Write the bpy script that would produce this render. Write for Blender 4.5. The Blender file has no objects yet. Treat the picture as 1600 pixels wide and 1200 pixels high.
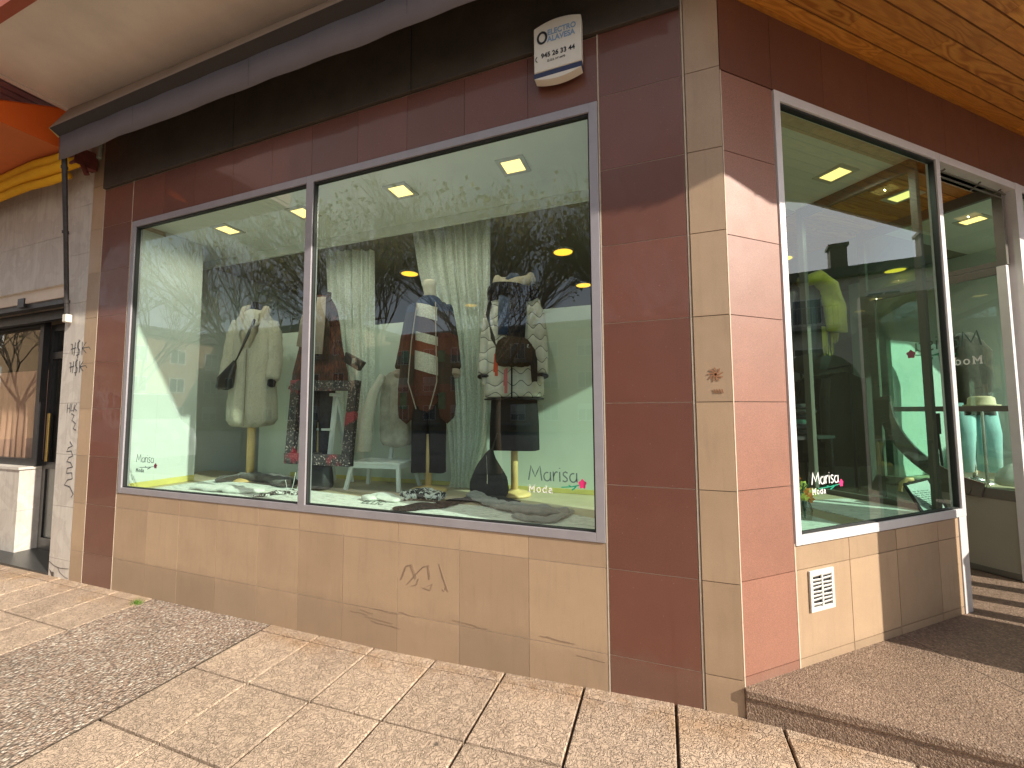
import bpy, bmesh, math, random
from mathutils import Vector, Matrix
R=math.radians; sin=math.sin; cos=math.cos; PI=math.pi
random.seed(7)
S=bpy.context.scene; COL=S.collection

# ------------------------------------------------------------------ camera
def cam_axes(yaw,pitch,roll):
    right=Vector((cos(yaw),sin(yaw),0)); fwd=Vector((-sin(yaw),cos(yaw),0)); up=Vector((0,0,1))
    f2=fwd*cos(pitch)+up*sin(pitch); u2=up*cos(pitch)-fwd*sin(pitch)
    return right*cos(roll)+u2*sin(roll), u2*cos(roll)-right*sin(roll), f2
CX,CU,CF=cam_axes(R(20.008),R(3.760),R(-0.304))
CAM=Vector((0,-2.3,1.5)); FPX=639.65
cd=bpy.data.cameras.new('camera'); cam=bpy.data.objects.new('camera',cd); COL.objects.link(cam)
m=Matrix.Identity(4)
for i in range(3): m[i][0]=CX[i]; m[i][1]=CU[i]; m[i][2]=-CF[i]; m[i][3]=CAM[i]
cam.matrix_world=m
cd.sensor_width=36; cd.lens=FPX*36/1600; cd.clip_start=.05; cd.clip_end=500
S.camera=cam
S.render.resolution_x=1024; S.render.resolution_y=768

# ------------------------------------------------------------------ light
SUN_EL=R(29.5); SUN_AZ=R(-15)       # direction towards the sun, measured from +X
W=bpy.data.worlds.new("World"); S.world=W; W.use_nodes=True
wn=W.node_tree; bg=wn.nodes['Background']
sky=wn.nodes.new('ShaderNodeTexSky'); sky.sky_type='NISHITA'; sky.sun_disc=False
sky.sun_elevation=SUN_EL; sky.sun_rotation=R(90)-SUN_AZ
sky.air_density=1.0; sky.dust_density=1.2; sky.altitude=500
# thin broken cloud over the blue: a paler, greyer sky with soft patches
hs=wn.nodes.new('ShaderNodeHueSaturation'); hs.inputs['Saturation'].default_value=.55; wn.links.new(sky.outputs[0],hs.inputs['Color'])
tcw=wn.nodes.new('ShaderNodeTexCoord'); nz=wn.nodes.new('ShaderNodeTexNoise'); nz.inputs['Scale'].default_value=2.6; nz.inputs['Detail'].default_value=6
wn.links.new(tcw.outputs['Generated'],nz.inputs['Vector'])
cr=wn.nodes.new('ShaderNodeMapRange'); cr.inputs[1].default_value=.42; cr.inputs[2].default_value=.68; cr.inputs[3].default_value=.0; cr.inputs[4].default_value=.6; wn.links.new(nz.outputs['Fac'],cr.inputs[0])
mxw=wn.nodes.new('ShaderNodeMix'); mxw.data_type='RGBA'; wn.links.new(cr.outputs[0],mxw.inputs[0]); wn.links.new(hs.outputs[0],mxw.inputs[6]); mxw.inputs[7].default_value=(5.6,5.3,5.0,1)
wn.links.new(mxw.outputs[2],bg.inputs[0]); bg.inputs[1].default_value=.14
sd=bpy.data.lights.new('sun','SUN'); sd.energy=4.8; sd.angle=R(.55); sd.color=(1,.935,.81)
so=bpy.data.objects.new('sun',sd); COL.objects.link(so)
tosun=Vector((cos(SUN_EL)*cos(SUN_AZ),cos(SUN_EL)*sin(SUN_AZ),sin(SUN_EL)))
so.rotation_euler=tosun.to_track_quat('Z','Y').to_euler(); so.location=(6,-4,9)
S.view_settings.view_transform='Standard'; S.view_settings.look='None'
S.view_settings.exposure=.70; S.view_settings.gamma=1; S.view_settings.use_curve_mapping=False
S.render.engine='CYCLES'
S.cycles.max_bounces=10; S.cycles.transparent_max_bounces=24; S.cycles.glossy_bounces=5
S.cycles.diffuse_bounces=5; S.cycles.sample_clamp_indirect=6

# ------------------------------------------------------------------ materials
def newmat(name):
    mt=bpy.data.materials.new(name); mt.use_nodes=True; return mt, mt.node_tree.nodes, mt.node_tree.links
def coord(n,l,scale=None,gen='Object'):
    tc=n.new('ShaderNodeTexCoord'); o=tc.outputs[gen]
    if scale is not None:
        mp=n.new('ShaderNodeMapping'); mp.inputs['Scale'].default_value=scale if hasattr(scale,'__len__') else (scale,)*3
        l.new(o,mp.inputs[0]); o=mp.outputs[0]
    return o
def ramp(n,l,src,stops):
    r=n.new('ShaderNodeValToRGB'); e=r.color_ramp.elements
    while len(e)<len(stops): e.new(.5)
    for i,(p,c) in enumerate(stops):
        e[i].position=p; e[i].color=(c,c,c,1) if not hasattr(c,'__len__') else (*c,1)
    l.new(src,r.inputs[0]); return r.outputs[0]
def noise(n,l,co,scale,detail=4,rough=.55,dist=0):
    t=n.new('ShaderNodeTexNoise'); t.inputs['Scale'].default_value=scale; t.inputs['Detail'].default_value=detail
    t.inputs['Roughness'].default_value=rough; t.inputs['Distortion'].default_value=dist
    l.new(co,t.inputs['Vector']); return t.outputs['Fac']
def bump(n,l,h,b,strength,dist=.01):
    bp=n.new('ShaderNodeBump'); bp.inputs['Strength'].default_value=strength; bp.inputs['Distance'].default_value=dist
    l.new(h,bp.inputs['Height']); l.new(bp.outputs[0],b.inputs['Normal']); return bp
def mixc(n,l,fac,a,b,mode='MIX'):
    x=n.new('ShaderNodeMix'); x.data_type='RGBA'; x.blend_type=mode
    for s,v in ((x.inputs[0],fac),(x.inputs[6],a),(x.inputs[7],b)):
        if hasattr(v,'is_output'): l.new(v,s)
        elif hasattr(v,'__len__'): s.default_value=(*v,1)
        else: s.default_value=v
    return x.outputs[2]
def math_(n,l,op,a,b=0.0):
    x=n.new('ShaderNodeMath'); x.operation=op
    for s,v in ((x.inputs[0],a),(x.inputs[1],b)):
        if hasattr(v,'is_output'): l.new(v,s)
        else: s.default_value=v
    return x.outputs[0]
def scol(c,k): return tuple(min(1,x*k) for x in c)
def surf(name,c,rough=.5,var=.15,vs=6,bs=0,bscale=80,spec=.5,metal=0,sheen=0,fine=0,coat=0,bd=.004):
    """base colour with soft large variation, optional fine speckle and bump"""
    mt,n,l=newmat(name); b=n['Principled BSDF']; co=coord(n,l)
    f=noise(n,l,co,vs,5,.6)
    colr=ramp(n,l,f,[(.25,scol(c,1-var)),(.75,scol(c,1+var))])
    if fine:
        g=noise(n,l,co,420,2,.7); gs=ramp(n,l,g,[(.35,1-fine),(.65,1+fine)])
        colr=mixc(n,l,1.0,colr,gs,'MULTIPLY')
    l.new(colr,b.inputs['Base Color'])
    rr=n.new('ShaderNodeMapRange'); rr.inputs[3].default_value=max(.02,rough-.08); rr.inputs[4].default_value=min(1,rough+.1)
    l.new(noise(n,l,co,vs*2.3,3),rr.inputs[0]); l.new(rr.outputs[0],b.inputs['Roughness'])
    b.inputs['Specular IOR Level'].default_value=spec; b.inputs['Metallic'].default_value=metal
    if sheen: b.inputs['Sheen Weight'].default_value=sheen; b.inputs['Sheen Roughness'].default_value=.5
    if coat: b.inputs['Coat Weight'].default_value=coat; b.inputs['Coat Roughness'].default_value=.12
    if bs: bump(n,l,noise(n,l,co,bscale,6,.65),b,bs,bd)
    return mt
def tile_mat(name,c,rough,fine=.1,coat=.0,spec=.5,streak=.06,specks=0):
    """glazed ceramic: per-tile tint from the face's random attribute, speckle, faint dirt and scratches"""
    mt,n,l=newmat(name); b=n['Principled BSDF']; co=coord(n,l)
    at=n.new('ShaderNodeAttribute'); at.attribute_name='rnd'
    tint=ramp(n,l,at.outputs['Fac'],[(0,.88),(1,1.10)])
    f=noise(n,l,co,3.5,6,.65); base=ramp(n,l,f,[(.3,scol(c,.93)),(.7,scol(c,1.07))])
    base=mixc(n,l,1.0,base,tint,'MULTIPLY')
    g=noise(n,l,co,260,2,.8); base=mixc(n,l,1.0,base,ramp(n,l,g,[(.35,1-fine),(.65,1+fine)]),'MULTIPLY')
    if specks:
        v=n.new('ShaderNodeTexVoronoi'); v.inputs['Scale'].default_value=26; l.new(co,v.inputs['Vector'])
        base=mixc(n,l,ramp(n,l,v.outputs['Distance'],[(.02,specks),(.07,0)]),base,(.75,.68,.6))
    # dirt towards ground level as scuffs and drips
    st=noise(n,l,coord(n,l,(9,9,.9)),3,6,.7); base=mixc(n,l,ramp(n,l,st,[(.52,0),(.75,streak)]),base,(.09,.07,.05))
    sp=n.new('ShaderNodeSeparateXYZ'); l.new(co,sp.inputs[0])
    hz=math_(n,l,'ADD',sp.outputs[2],math_(n,l,'MULTIPLY',noise(n,l,co,7,6,.75),-.32))
    base=mixc(n,l,ramp(n,l,hz,[(0.0,.30),(.10,0)]),base,(.16,.12,.085))
    l.new(base,b.inputs['Base Color'])
    rr=n.new('ShaderNodeMapRange'); rr.inputs[3].default_value=max(.04,rough-.06); rr.inputs[4].default_value=rough+.08
    l.new(noise(n,l,co,9,4),rr.inputs[0]); l.new(rr.outputs[0],b.inputs['Roughness'])
    b.inputs['Specular IOR Level'].default_value=spec; b.inputs['Coat Weight'].default_value=coat; b.inputs['Coat Roughness'].default_value=.06
    h=noise(n,l,co,330,3,.6); bp=bump(n,l,h,b,.25,.0012)
    bp2=n.new('ShaderNodeBump'); bp2.inputs['Strength'].default_value=.25; bp2.inputs['Distance'].default_value=.01
    l.new(noise(n,l,co,4,2),bp2.inputs['Height']); l.new(bp2.outputs[0],bp.inputs['Normal'])
    l.new(bp2.outputs[0],b.inputs['Coat Normal'])
    return mt
def glass_mat(name,tint,ior=1.55,k=1.35):
    mt,n,l=newmat(name); n.remove(n['Principled BSDF']); out=n['Material Output']
    tr=n.new('ShaderNodeBsdfTransparent'); tr.inputs[0].default_value=(*tint,1)
    gl=n.new('ShaderNodeBsdfGlossy'); gl.inputs['Roughness'].default_value=0.0; gl.inputs['Color'].default_value=(.97,1,.98,1)
    ge=n.new('ShaderNodeNewGeometry'); dt=n.new('ShaderNodeVectorMath'); dt.operation='DOT_PRODUCT'
    l.new(ge.outputs['Incoming'],dt.inputs[0]); l.new(ge.outputs['Normal'],dt.inputs[1])
    c=math_(n,l,'ABSOLUTE',dt.outputs['Value']); f0=((ior-1)/(ior+1))**2*2*k    # Schlick, two faces of the pane
    g=math_(n,l,'POWER',math_(n,l,'SUBTRACT',1.0,c),5.0)
    fr=math_(n,l,'ADD',math_(n,l,'MULTIPLY',g,1-f0),f0)
    mx=n.new('ShaderNodeMixShader'); l.new(fr,mx.inputs[0])
    l.new(tr.outputs[0],mx.inputs[1]); l.new(gl.outputs[0],mx.inputs[2]); l.new(mx.outputs[0],out.inputs[0])
    return mt
def emis(name,c,s):
    mt,n,l=newmat(name); b=n['Principled BSDF']; b.inputs['Base Color'].default_value=(*c,1)
    b.inputs['Emission Color'].default_value=(*c,1); b.inputs['Emission Strength'].default_value=s; return mt
M={}
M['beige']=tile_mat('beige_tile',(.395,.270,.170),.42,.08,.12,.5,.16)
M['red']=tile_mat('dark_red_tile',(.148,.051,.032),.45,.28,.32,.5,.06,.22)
M['red_sun']=tile_mat('sunlit_red_tile',(.25,.105,.066),.55,.30,.10,.8,.06,.22)  # dark red tile lightened: sun glare on the corner pier is in its colour
M['grout']=surf('grout',(.52,.42,.32),.9,.15,30)
M['groutd']=surf('dark_joint',(.10,.075,.06),.9,.2,30)
M['alu']=surf('aluminium_frame',(.33,.305,.325),.42,.08,9,.1,200,.5,.25)
M['alu_sun']=surf('sunlit_aluminium_frame',(.66,.63,.63),.45,.06,9,.1,200,.5,.1)  # frame aluminium brightened to carry the sunlight of the angled front
M['rubber']=surf('black_gasket',(.012,.012,.012),.6)
M['band']=surf('dark_bronze_fascia',(.055,.043,.032),.55,.3,4,.15,60)
M['conc']=surf('painted_concrete',(.70,.60,.51),.85,.14,1.6,.35,45,.3,fine=.06)
M['redbeam']=surf('red_brown_paint',(.36,.085,.045),.6,.1,5)
M['white']=surf('white_paint',(.60,.63,.59),.6,.03,4,.05,40)
M['mint']=surf('pale_partition_paint',(.60,.66,.58),.6,.04,4,.05,40)
M['ceil']=surf('ceiling_paint',(.74,.76,.70),.8,.02,3)
M['wallin']=surf('shop_wall_paint',(.20,.19,.15),.8,.1,3)
M['floorin']=surf('shop_floor',(.10,.075,.055),.3,.2,2)
M['deck']=None
M['lamp']=emis('lamp_diffuser',(1,.66,.22),1.4)
M['lampw']=emis('round_lamp_diffuser',(1,.50,.04),1.3)
M['trim']=surf('lamp_trim',(.55,.55,.48),.4)
M['glass']=glass_mat('shop_glass',(.82,.965,.90),1.6,.95)
M['glassr']=glass_mat('side_glass',(.76,.96,.87),1.5,1.0)
M['glassx']=glass_mat('angled_window_glass',(.68,.91,.81),1.65,1.35)
M['glassd']=glass_mat('neighbour_glass',(.72,.70,.66),1.5,.75)
M['skirt']=surf('yellow_skirting',(.62,.55,.16),.5)
M['awn']=surf('grey_awning_cloth',(.17,.145,.15),.85,.06,5,.3,260,.2)
M['awnb']=surf('awning_cover_cloth',(.30,.235,.19),.8,.08,5,.2,200,.2)
M['awnd']=surf('awning_bar_paint',(.014,.008,.008),.45,.1,5)
M['orange']=surf('orange_awning_cloth',(.60,.10,.012),.8,.12,2,.2,200,.2)
M['yellow']=surf('yellow_awning_cloth',(.72,.38,.02),.8,.15,3,.2,200,.2)
M['pipe']=surf('dark_pipe_paint',(.04,.035,.035),.55,.5,30,.3,60)
M['marble']=None
M['black']=surf('black_door_metal',(.018,.017,.018),.35,.2,5,0,80,.5)
M['blackstone']=surf('black_granite',(.035,.036,.035),.35,.35,60)
M['doorp']=surf('door_panel_paint',(.29,.27,.215),.4,.04,4)
M['doorf']=surf('door_frame_paint',(.12,.108,.088),.4,.05,6)
M['steel']=surf('polished_tube',(.75,.72,.68),.22,.05,5,0,80,.5,.9)
M['plast']=surf('off_white_plastic',(.68,.63,.54),.4,.05,5,.05,40)
M['navy']=surf('navy_plastic',(.012,.02,.07),.35)
M['vent']=surf('white_painted_vent',(.66,.63,.57),.5,.12,40,.2,60)
M['dark']=surf('dark_void',(.01,.01,.012),.8)
M['cord']=surf('doormat_fibre',(.22,.085,.035),.95,.35,40,.8,220)
M['pine']=surf('pale_wood_pole',(.62,.42,.17),.45,.15,9)
M['whitewood']=surf('white_painted_wood',(.72,.75,.72),.45,.05,9)
M['txw']=surf('white_lettering',(.85,.85,.82),.5,.02)
M['txg']=surf('grey_lettering',(.08,.13,.115),.5,.02)
M['txk']=surf('black_ink',(.02,.02,.025),.6)
M['txb']=surf('pale_blue_ink',(.22,.34,.50),.6,.05)
M['pink']=surf('magenta_rose_vinyl',(.72,.03,.17),.5,.05)
M['green']=surf('green_stem_vinyl',(.01,.30,.17),.5,.05)
M['spray']=surf('black_spray_paint',(.06,.06,.065),.7,.3,40)
M['scratch']=surf('scratch_line',(.30,.205,.135),.7,.2,40)

def wood_mat():
    mt,n,l=newmat('varnished_pine_boards'); b=n['Principled BSDF']
    co=coord(n,l); at=n.new('ShaderNodeAttribute'); at.attribute_name='rnd'
    add=n.new('ShaderNodeVectorMath'); add.operation='ADD'; cmb=n.new('ShaderNodeCombineXYZ')
    l.new(math_(n,l,'MULTIPLY',at.outputs['Fac'],37.0),cmb.inputs[0]); l.new(math_(n,l,'MULTIPLY',at.outputs['Fac'],13.0),cmb.inputs[1])
    l.new(co,add.inputs[0]); l.new(cmb.outputs[0],add.inputs[1])
    mp=n.new('ShaderNodeMapping'); mp.inputs['Rotation'].default_value=(0,0,R(-40.9)); l.new(add.outputs[0],mp.inputs[0])
    mp2=n.new('ShaderNodeMapping'); mp2.inputs['Scale'].default_value=(1.1,8.5,1); l.new(mp.outputs[0],mp2.inputs[0])
    f=noise(n,l,mp2.outputs[0],1.2,2,.4,.5)
    rings=math_(n,l,'SINE',math_(n,l,'MULTIPLY',f,64.0))
    c1=ramp(n,l,math_(n,l,'ADD',math_(n,l,'MULTIPLY',rings,.5),.5),[(0,(.36,.115,.012)),(.45,(.55,.22,.03)),(1,(.66,.30,.05))])
    calm=ramp(n,l,math_(n,l,'FRACT',math_(n,l,'MULTIPLY',at.outputs['Fac'],7.31)),[(0,.25),(.55,.45),(1,1.0)])
    c1=mixc(n,l,calm,(.50,.195,.028),c1)
    mp3=n.new('ShaderNodeMapping'); mp3.inputs['Scale'].default_value=(6,120,1); l.new(mp.outputs[0],mp3.inputs[0])
    c1=mixc(n,l,1.0,c1,ramp(n,l,noise(n,l,mp3.outputs[0],2,3),[(.3,.86),(.7,1.1)]),'MULTIPLY')
    c1=mixc(n,l,1.0,c1,ramp(n,l,at.outputs['Fac'],[(0,.75),(1,1.2)]),'MULTIPLY')
    l.new(c1,b.inputs['Base Color']); b.inputs['Roughness'].default_value=.38
    return mt
M['wood']=wood_mat()
def pave_mat():
    mt,n,l=newmat('wrinkled_concrete_slab'); b=n['Principled BSDF']; co=coord(n,l)
    at=n.new('ShaderNodeAttribute'); at.attribute_name='rnd'
    def crease(sc,ds,w_): return ramp(n,l,math_(n,l,'ABSOLUTE',math_(n,l,'SUBTRACT',noise(n,l,co,sc,3,.5,ds),.5)),[(0,0),(w_,1)])
    w=math_(n,l,'MULTIPLY',crease(19,1.4,.045),math_(n,l,'ADD',math_(n,l,'MULTIPLY',crease(37,1.0,.06),.6),.4))
    n2=noise(n,l,co,1.6,5,.7); n3=noise(n,l,co,260,3,.7)
    base=ramp(n,l,n2,[(.3,(.42,.305,.22)),(.5,(.525,.39,.285)),(.72,(.60,.445,.315))])
    base=mixc(n,l,1.0,base,ramp(n,l,w,[(0,.70),(.5,.97),(1,1.05)]),'MULTIPLY')
    base=mixc(n,l,1.0,base,ramp(n,l,n3,[(.3,.84),(.7,1.14)]),'MULTIPLY')
    base=mixc(n,l,1.0,base,ramp(n,l,at.outputs['Fac'],[(0,.9),(1,1.06)]),'MULTIPLY')
    # rusty run-off stain along the wall foot
    sep=n.new('ShaderNodeSeparateXYZ'); l.new(co,sep.inputs[0])
    d=math_(n,l,'ADD',sep.outputs[1],math_(n,l,'MULTIPLY',n2,.5))
    st=ramp(n,l,d,[(.0,0),(.17,.55),(.25,.25)])
    st=math_(n,l,'MULTIPLY',st,ramp(n,l,noise(n,l,co,5,4,.7),[(.38,0),(.6,1)]))
    base=mixc(n,l,st,base,(.36,.20,.09))
    # chewing gum / dark spots
    v=n.new('ShaderNodeTexVoronoi'); v.inputs['Scale'].default_value=2.1; l.new(co,v.inputs['Vector'])
    base=mixc(n,l,ramp(n,l,v.outputs['Distance'],[(.028,.75),(.045,0)]),base,(.06,.05,.045))
    l.new(base,b.inputs['Base Color']); b.inputs['Roughness'].default_value=.75; b.inputs['Specular IOR Level'].default_value=.3
    h=math_(n,l,'ADD',w,math_(n,l,'MULTIPLY',n3,.22)); bump(n,l,h,b,.8,.009)
    return mt
M['pave']=pave_mat()
def agg_mat(name,cols,scale,bs=.9,bd=.008,spotty=1.0):
    mt,n,l=newmat(name); b=n['Principled BSDF']; co=coord(n,l)
    v=n.new('ShaderNodeTexVoronoi'); v.inputs['Scale'].default_value=scale; v.inputs['Randomness'].default_value=1
    wob=n.new('ShaderNodeTexNoise'); wob.inputs['Scale'].default_value=scale*.7; l.new(co,wob.inputs['Vector'])
    mx=n.new('ShaderNodeVectorMath'); mx.operation='MULTIPLY_ADD'; mx.inputs[1].default_value=(.02,.02,.02)
    l.new(wob.outputs['Color'],mx.inputs[0]); l.new(co,mx.inputs[2]); l.new(mx.outputs[0],v.inputs['Vector'])
    sep=n.new('ShaderNodeSeparateColor'); l.new(v.outputs['Color'],sep.inputs[0])
    c=ramp(n,l,sep.outputs[0],[(i/(len(cols)-1),q) for i,q in enumerate(cols)])
    c=mixc(n,l,ramp(n,l,v.outputs['Distance'],[(.45,0),(.8,.75*spotty)]),c,(.10,.075,.06))
    c=mixc(n,l,1.0,c,ramp(n,l,noise(n,l,co,2.2,5,.7),[(.3,.78),(.7,1.12)]),'MULTIPLY')
    l.new(c,b.inputs['Base Color']); b.inputs['Roughness'].default_value=.7; b.inputs['Specular IOR Level'].default_value=.35
    h=ramp(n,l,v.outputs['Distance'],[(0,1),(.75,0)]); bump(n,l,h,b,bs,bd)
    return mt
M['agg']=agg_mat('exposed_aggregate',[(.32,.215,.155),(.47,.35,.26),(.36,.245,.18),(.60,.49,.39),(.27,.19,.14),(.74,.65,.54)],62,1.0,.012)
M['gran']=agg_mat('step_aggregate',[(.21,.138,.09),(.285,.195,.132),(.165,.105,.07),(.37,.26,.185),(.24,.152,.10)],110,.7,.006,.6)
def deck_mat():
    mt,n,l=newmat('display_rug_weave'); b=n['Principled BSDF']; co=coord(n,l,(5,40,1))
    f=noise(n,l,co,3,3,.6,.6); l.new(ramp(n,l,f,[(.38,(.40,.44,.40)),(.47,(.74,.77,.71)),(.7,(.80,.82,.76))]),b.inputs['Base Color'])
    b.inputs['Roughness'].default_value=.9; return mt
M['deck']=deck_mat()
M['deckw']=surf('display_deck_wood',(.50,.42,.28),.5,.12,5)
def marble_mat():
    mt,n,l=newmat('grey_marble'); b=n['Principled BSDF']; co=coord(n,l)
    f=noise(n,l,co,3,8,.62,1.2); c=ramp(n,l,f,[(.35,(.56,.50,.44)),(.48,(.50,.45,.40)),(.52,(.57,.52,.46)),(.7,(.60,.55,.49))])
    st=noise(n,l,coord(n,l,(14,14,1)),2,5,.7); c=mixc(n,l,ramp(n,l,st,[(.45,0),(.75,.35)]),c,(.25,.18,.14))
    l.new(c,b.inputs['Base Color']); b.inputs['Roughness'].default_value=.45; return mt
M['marble']=marble_mat()
def curtain_mat(name,c,alpha):
    mt,n,l=newmat(name); b=n['Principled BSDF']; co=coord(n,l)
    f=noise(n,l,co,75,3,.6,.6)
    b.inputs['Base Color'].default_value=(*c,1); b.inputs['Roughness'].default_value=.9
    tl=n.new('ShaderNodeBsdfTranslucent'); tl.inputs[0].default_value=(*c,1)
    m1=n.new('ShaderNodeMixShader'); m1.inputs[0].default_value=.35; l.new(b.outputs[0],m1.inputs[1]); l.new(tl.outputs[0],m1.inputs[2])
    tr=n.new('ShaderNodeBsdfTransparent'); m2=n.new('ShaderNodeMixShader')
    l.new(ramp(n,l,f,[(.40,alpha-.10),(.58,min(1,alpha+.12))]),m2.inputs[0]); l.new(tr.outputs[0],m2.inputs[1]); l.new(m1.outputs[0],m2.inputs[2])
    l.new(m2.outputs[0],n['Material Output'].inputs[0]); return mt
M['sheer']=curtain_mat('sheer_lace_curtain',(.80,.84,.77),.80)
M['rosecur']=surf('salmon_curtain_cloth',(.72,.47,.36),.85,.15,3,.3,200,.2)
# cloths
def cloth(name,c,var=.2,vs=14,bs=.5,bscale=180,sheen=.3): return surf(name,c,.9,var,vs,bs,bscale,.15,0,sheen if max(c)>.05 else 0,.12,0,.006)
def fur(name,c,var=.35,scale=60,bs=1.0):
    mt,n,l=newmat(name); b=n['Principled BSDF']; co=coord(n,l)
    f=noise(n,l,co,scale,5,.7,1.2); l.new(ramp(n,l,f,[(.3,scol(c,1-var)),(.7,scol(c,1+var))]),b.inputs['Base Color'])
    b.inputs['Roughness'].default_value=1; b.inputs['Specular IOR Level'].default_value=.1; b.inputs['Sheen Weight'].default_value=.4 if max(c)>.1 else 0
    bump(n,l,f,b,bs,.02); return mt
M['teddy']=fur('cream_teddy_cloth',(.56,.51,.39),.16,55)
M['hoodfur']=fur('beige_fleece',(.50,.42,.31),.22,60)
M['blackfur']=fur('black_fur',(.016,.015,.018),.6,50)
M['brownfur']=fur('dark_brown_fur',(.045,.03,.022),.6,40)
M['creamfur']=fur('cream_shearling',(.66,.62,.50),.15,70)
M['kblack']=cloth('black_cloth',(.012,.012,.014))
M['kcharcoal']=cloth('charcoal_cloth',(.04,.038,.038))
M['knavy']=cloth('navy_print_cloth',(.03,.045,.09),.6,30)
M['kgrey']=cloth('grey_knit',(.27,.265,.255),.15,20,.8,90)
M['kwhite']=cloth('white_knit',(.68,.70,.64),.1,15)
M['kbrown']=cloth('brown_knit',(.06,.045,.035),.3,25)
M['kolive']=cloth('yellow_green_knit',(.50,.40,.07),.2,12,.9,60)
M['kgreen']=cloth('dark_green_cloth',(.015,.09,.06),.3,10)
M['kteal']=cloth('pale_teal_trousers',(.30,.52,.52),.12,10)
M['kdgreen']=cloth('olive_black_cloth',(.035,.045,.03),.4,12)
M['kpink']=cloth('pink_cloth',(.48,.12,.13),.15,10)
M['kbeige']=cloth('taupe_cloth',(.32,.25,.20),.15,10)
M['kred']=cloth('scarlet_tassel',(.55,.06,.02),.2,40)
M['kleather']=surf('black_leather',(.02,.018,.018),.35,.2,12,.2,90,.5)
M['manw']=surf('mannequin_skin',(.55,.50,.42),.5,.05)
def stripe_mat(name,stops,scale=1,wob=.02,rot=0.0,vec='Z'):
    """horizontal cloth bands by height; stops = [(z, colour), ...] in metres (hard steps)"""
    mt,n,l=newmat(name); b=n['Principled BSDF']; co=coord(n,l)
    sep=n.new('ShaderNodeSeparateXYZ'); l.new(co,sep.inputs[0])
    z=math_(n,l,'ADD',sep.outputs[vec],math_(n,l,'MULTIPLY',noise(n,l,co,5,2),wob))
    if rot: z=math_(n,l,'ADD',z,math_(n,l,'MULTIPLY',sep.outputs['X'],rot))
    lo=stops[0][0]; hi=stops[-1][0]+.2
    mr=n.new('ShaderNodeMapRange'); mr.inputs[1].default_value=lo; mr.inputs[2].default_value=hi; l.new(z,mr.inputs[0])
    r=n.new('ShaderNodeValToRGB'); r.color_ramp.interpolation='CONSTANT'; e=r.color_ramp.elements
    while len(e)<len(stops): e.new(.5)
    for i,(p,c) in enumerate(stops): e[i].position=(p-lo)/(hi-lo); e[i].color=(*c,1)
    l.new(mr.outputs[0],r.inputs[0])
    c=mixc(n,l,1.0,r.outputs[0],ramp(n,l,noise(n,l,co,90,3),[(.3,.7),(.7,1.25)]),'MULTIPLY')
    l.new(c,b.inputs['Base Color']); b.inputs['Roughness'].default_value=.95; bump(n,l,noise(n,l,co,150,3),b,.6,.005); return mt
def quilt_mat():
    mt,n,l=newmat('quilted_ivory_cloth'); b=n['Principled BSDF']; co=coord(n,l); sep=n.new('ShaderNodeSeparateXYZ'); l.new(co,sep.inputs[0])
    u=math_(n,l,'ADD',sep.outputs['X'],math_(n,l,'MULTIPLY',sep.outputs['Y'],.8))
    sn=math_(n,l,'MULTIPLY',math_(n,l,'SINE',math_(n,l,'MULTIPLY',u,2*PI/.17)),.021)
    p=.19
    def fam(off,sign):
        q=math_(n,l,'ADD',math_(n,l,'ADD',sep.outputs['Z'],off),math_(n,l,'MULTIPLY',sn,sign))
        fr=math_(n,l,'FRACT',math_(n,l,'DIVIDE',q,p)); return math_(n,l,'ABSOLUTE',math_(n,l,'SUBTRACT',fr,.5))
    d=math_(n,l,'MINIMUM',fam(10.0,1.0),fam(10.0+p/2,-1.0))
    line=ramp(n,l,d,[(.010,1),(.024,0)])
    base=ramp(n,l,noise(n,l,co,9,4),[(.3,(.50,.47,.41)),(.7,(.60,.56,.49))])
    l.new(mixc(n,l,line,base,(.04,.035,.035)),b.inputs['Base Color'])
    b.inputs['Roughness'].default_value=.6; b.inputs['Sheen Weight'].default_value=.2
    bump(n,l,ramp(n,l,d,[(0,0),(.16,1)]),b,.6,.008); return mt
M['quilt']=quilt_mat()
def sequin_mat():
    mt,n,l=newmat('black_sequin'); b=n['Principled BSDF']; co=coord(n,l)
    v=n.new('ShaderNodeTexVoronoi'); v.inputs['Scale'].default_value=95; v.inputs['Randomness'].default_value=.7; l.new(co,v.inputs['Vector'])
    sep=n.new('ShaderNodeSeparateColor'); l.new(v.outputs['Color'],sep.inputs[0])
    c=ramp(n,l,sep.outputs[0],[(0,(.008,.008,.010)),(.86,(.03,.02,.025)),(.92,(.22,.17,.16)),(1,(.5,.42,.4))])
    red=ramp(n,l,noise(n,l,co,4,2),[(.55,0),(.62,1)]); c=mixc(n,l,math_(n,l,'MULTIPLY',red,.7),c,(.45,.02,.05))
    l.new(c,b.inputs['Base Color']); b.inputs['Roughness'].default_value=.3; b.inputs['Metallic'].default_value=.3
    bump(n,l,v.outputs['Distance'],b,1,.02); return mt
M['sequin']=sequin_mat()
def zebra_mat(name,a,c,scale):
    mt,n,l=newmat(name); b=n['Principled BSDF']; co=coord(n,l,(1,2.4,1))
    l.new(ramp(n,l,noise(n,l,co,scale,2,.5,1.5),[(.47,a),(.5,c)]),b.inputs['Base Color']); b.inputs['Roughness'].default_value=.8; return mt
M['zebra']=zebra_mat('black_white_print',(.65,.66,.62),(.02,.02,.02),16)
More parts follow.
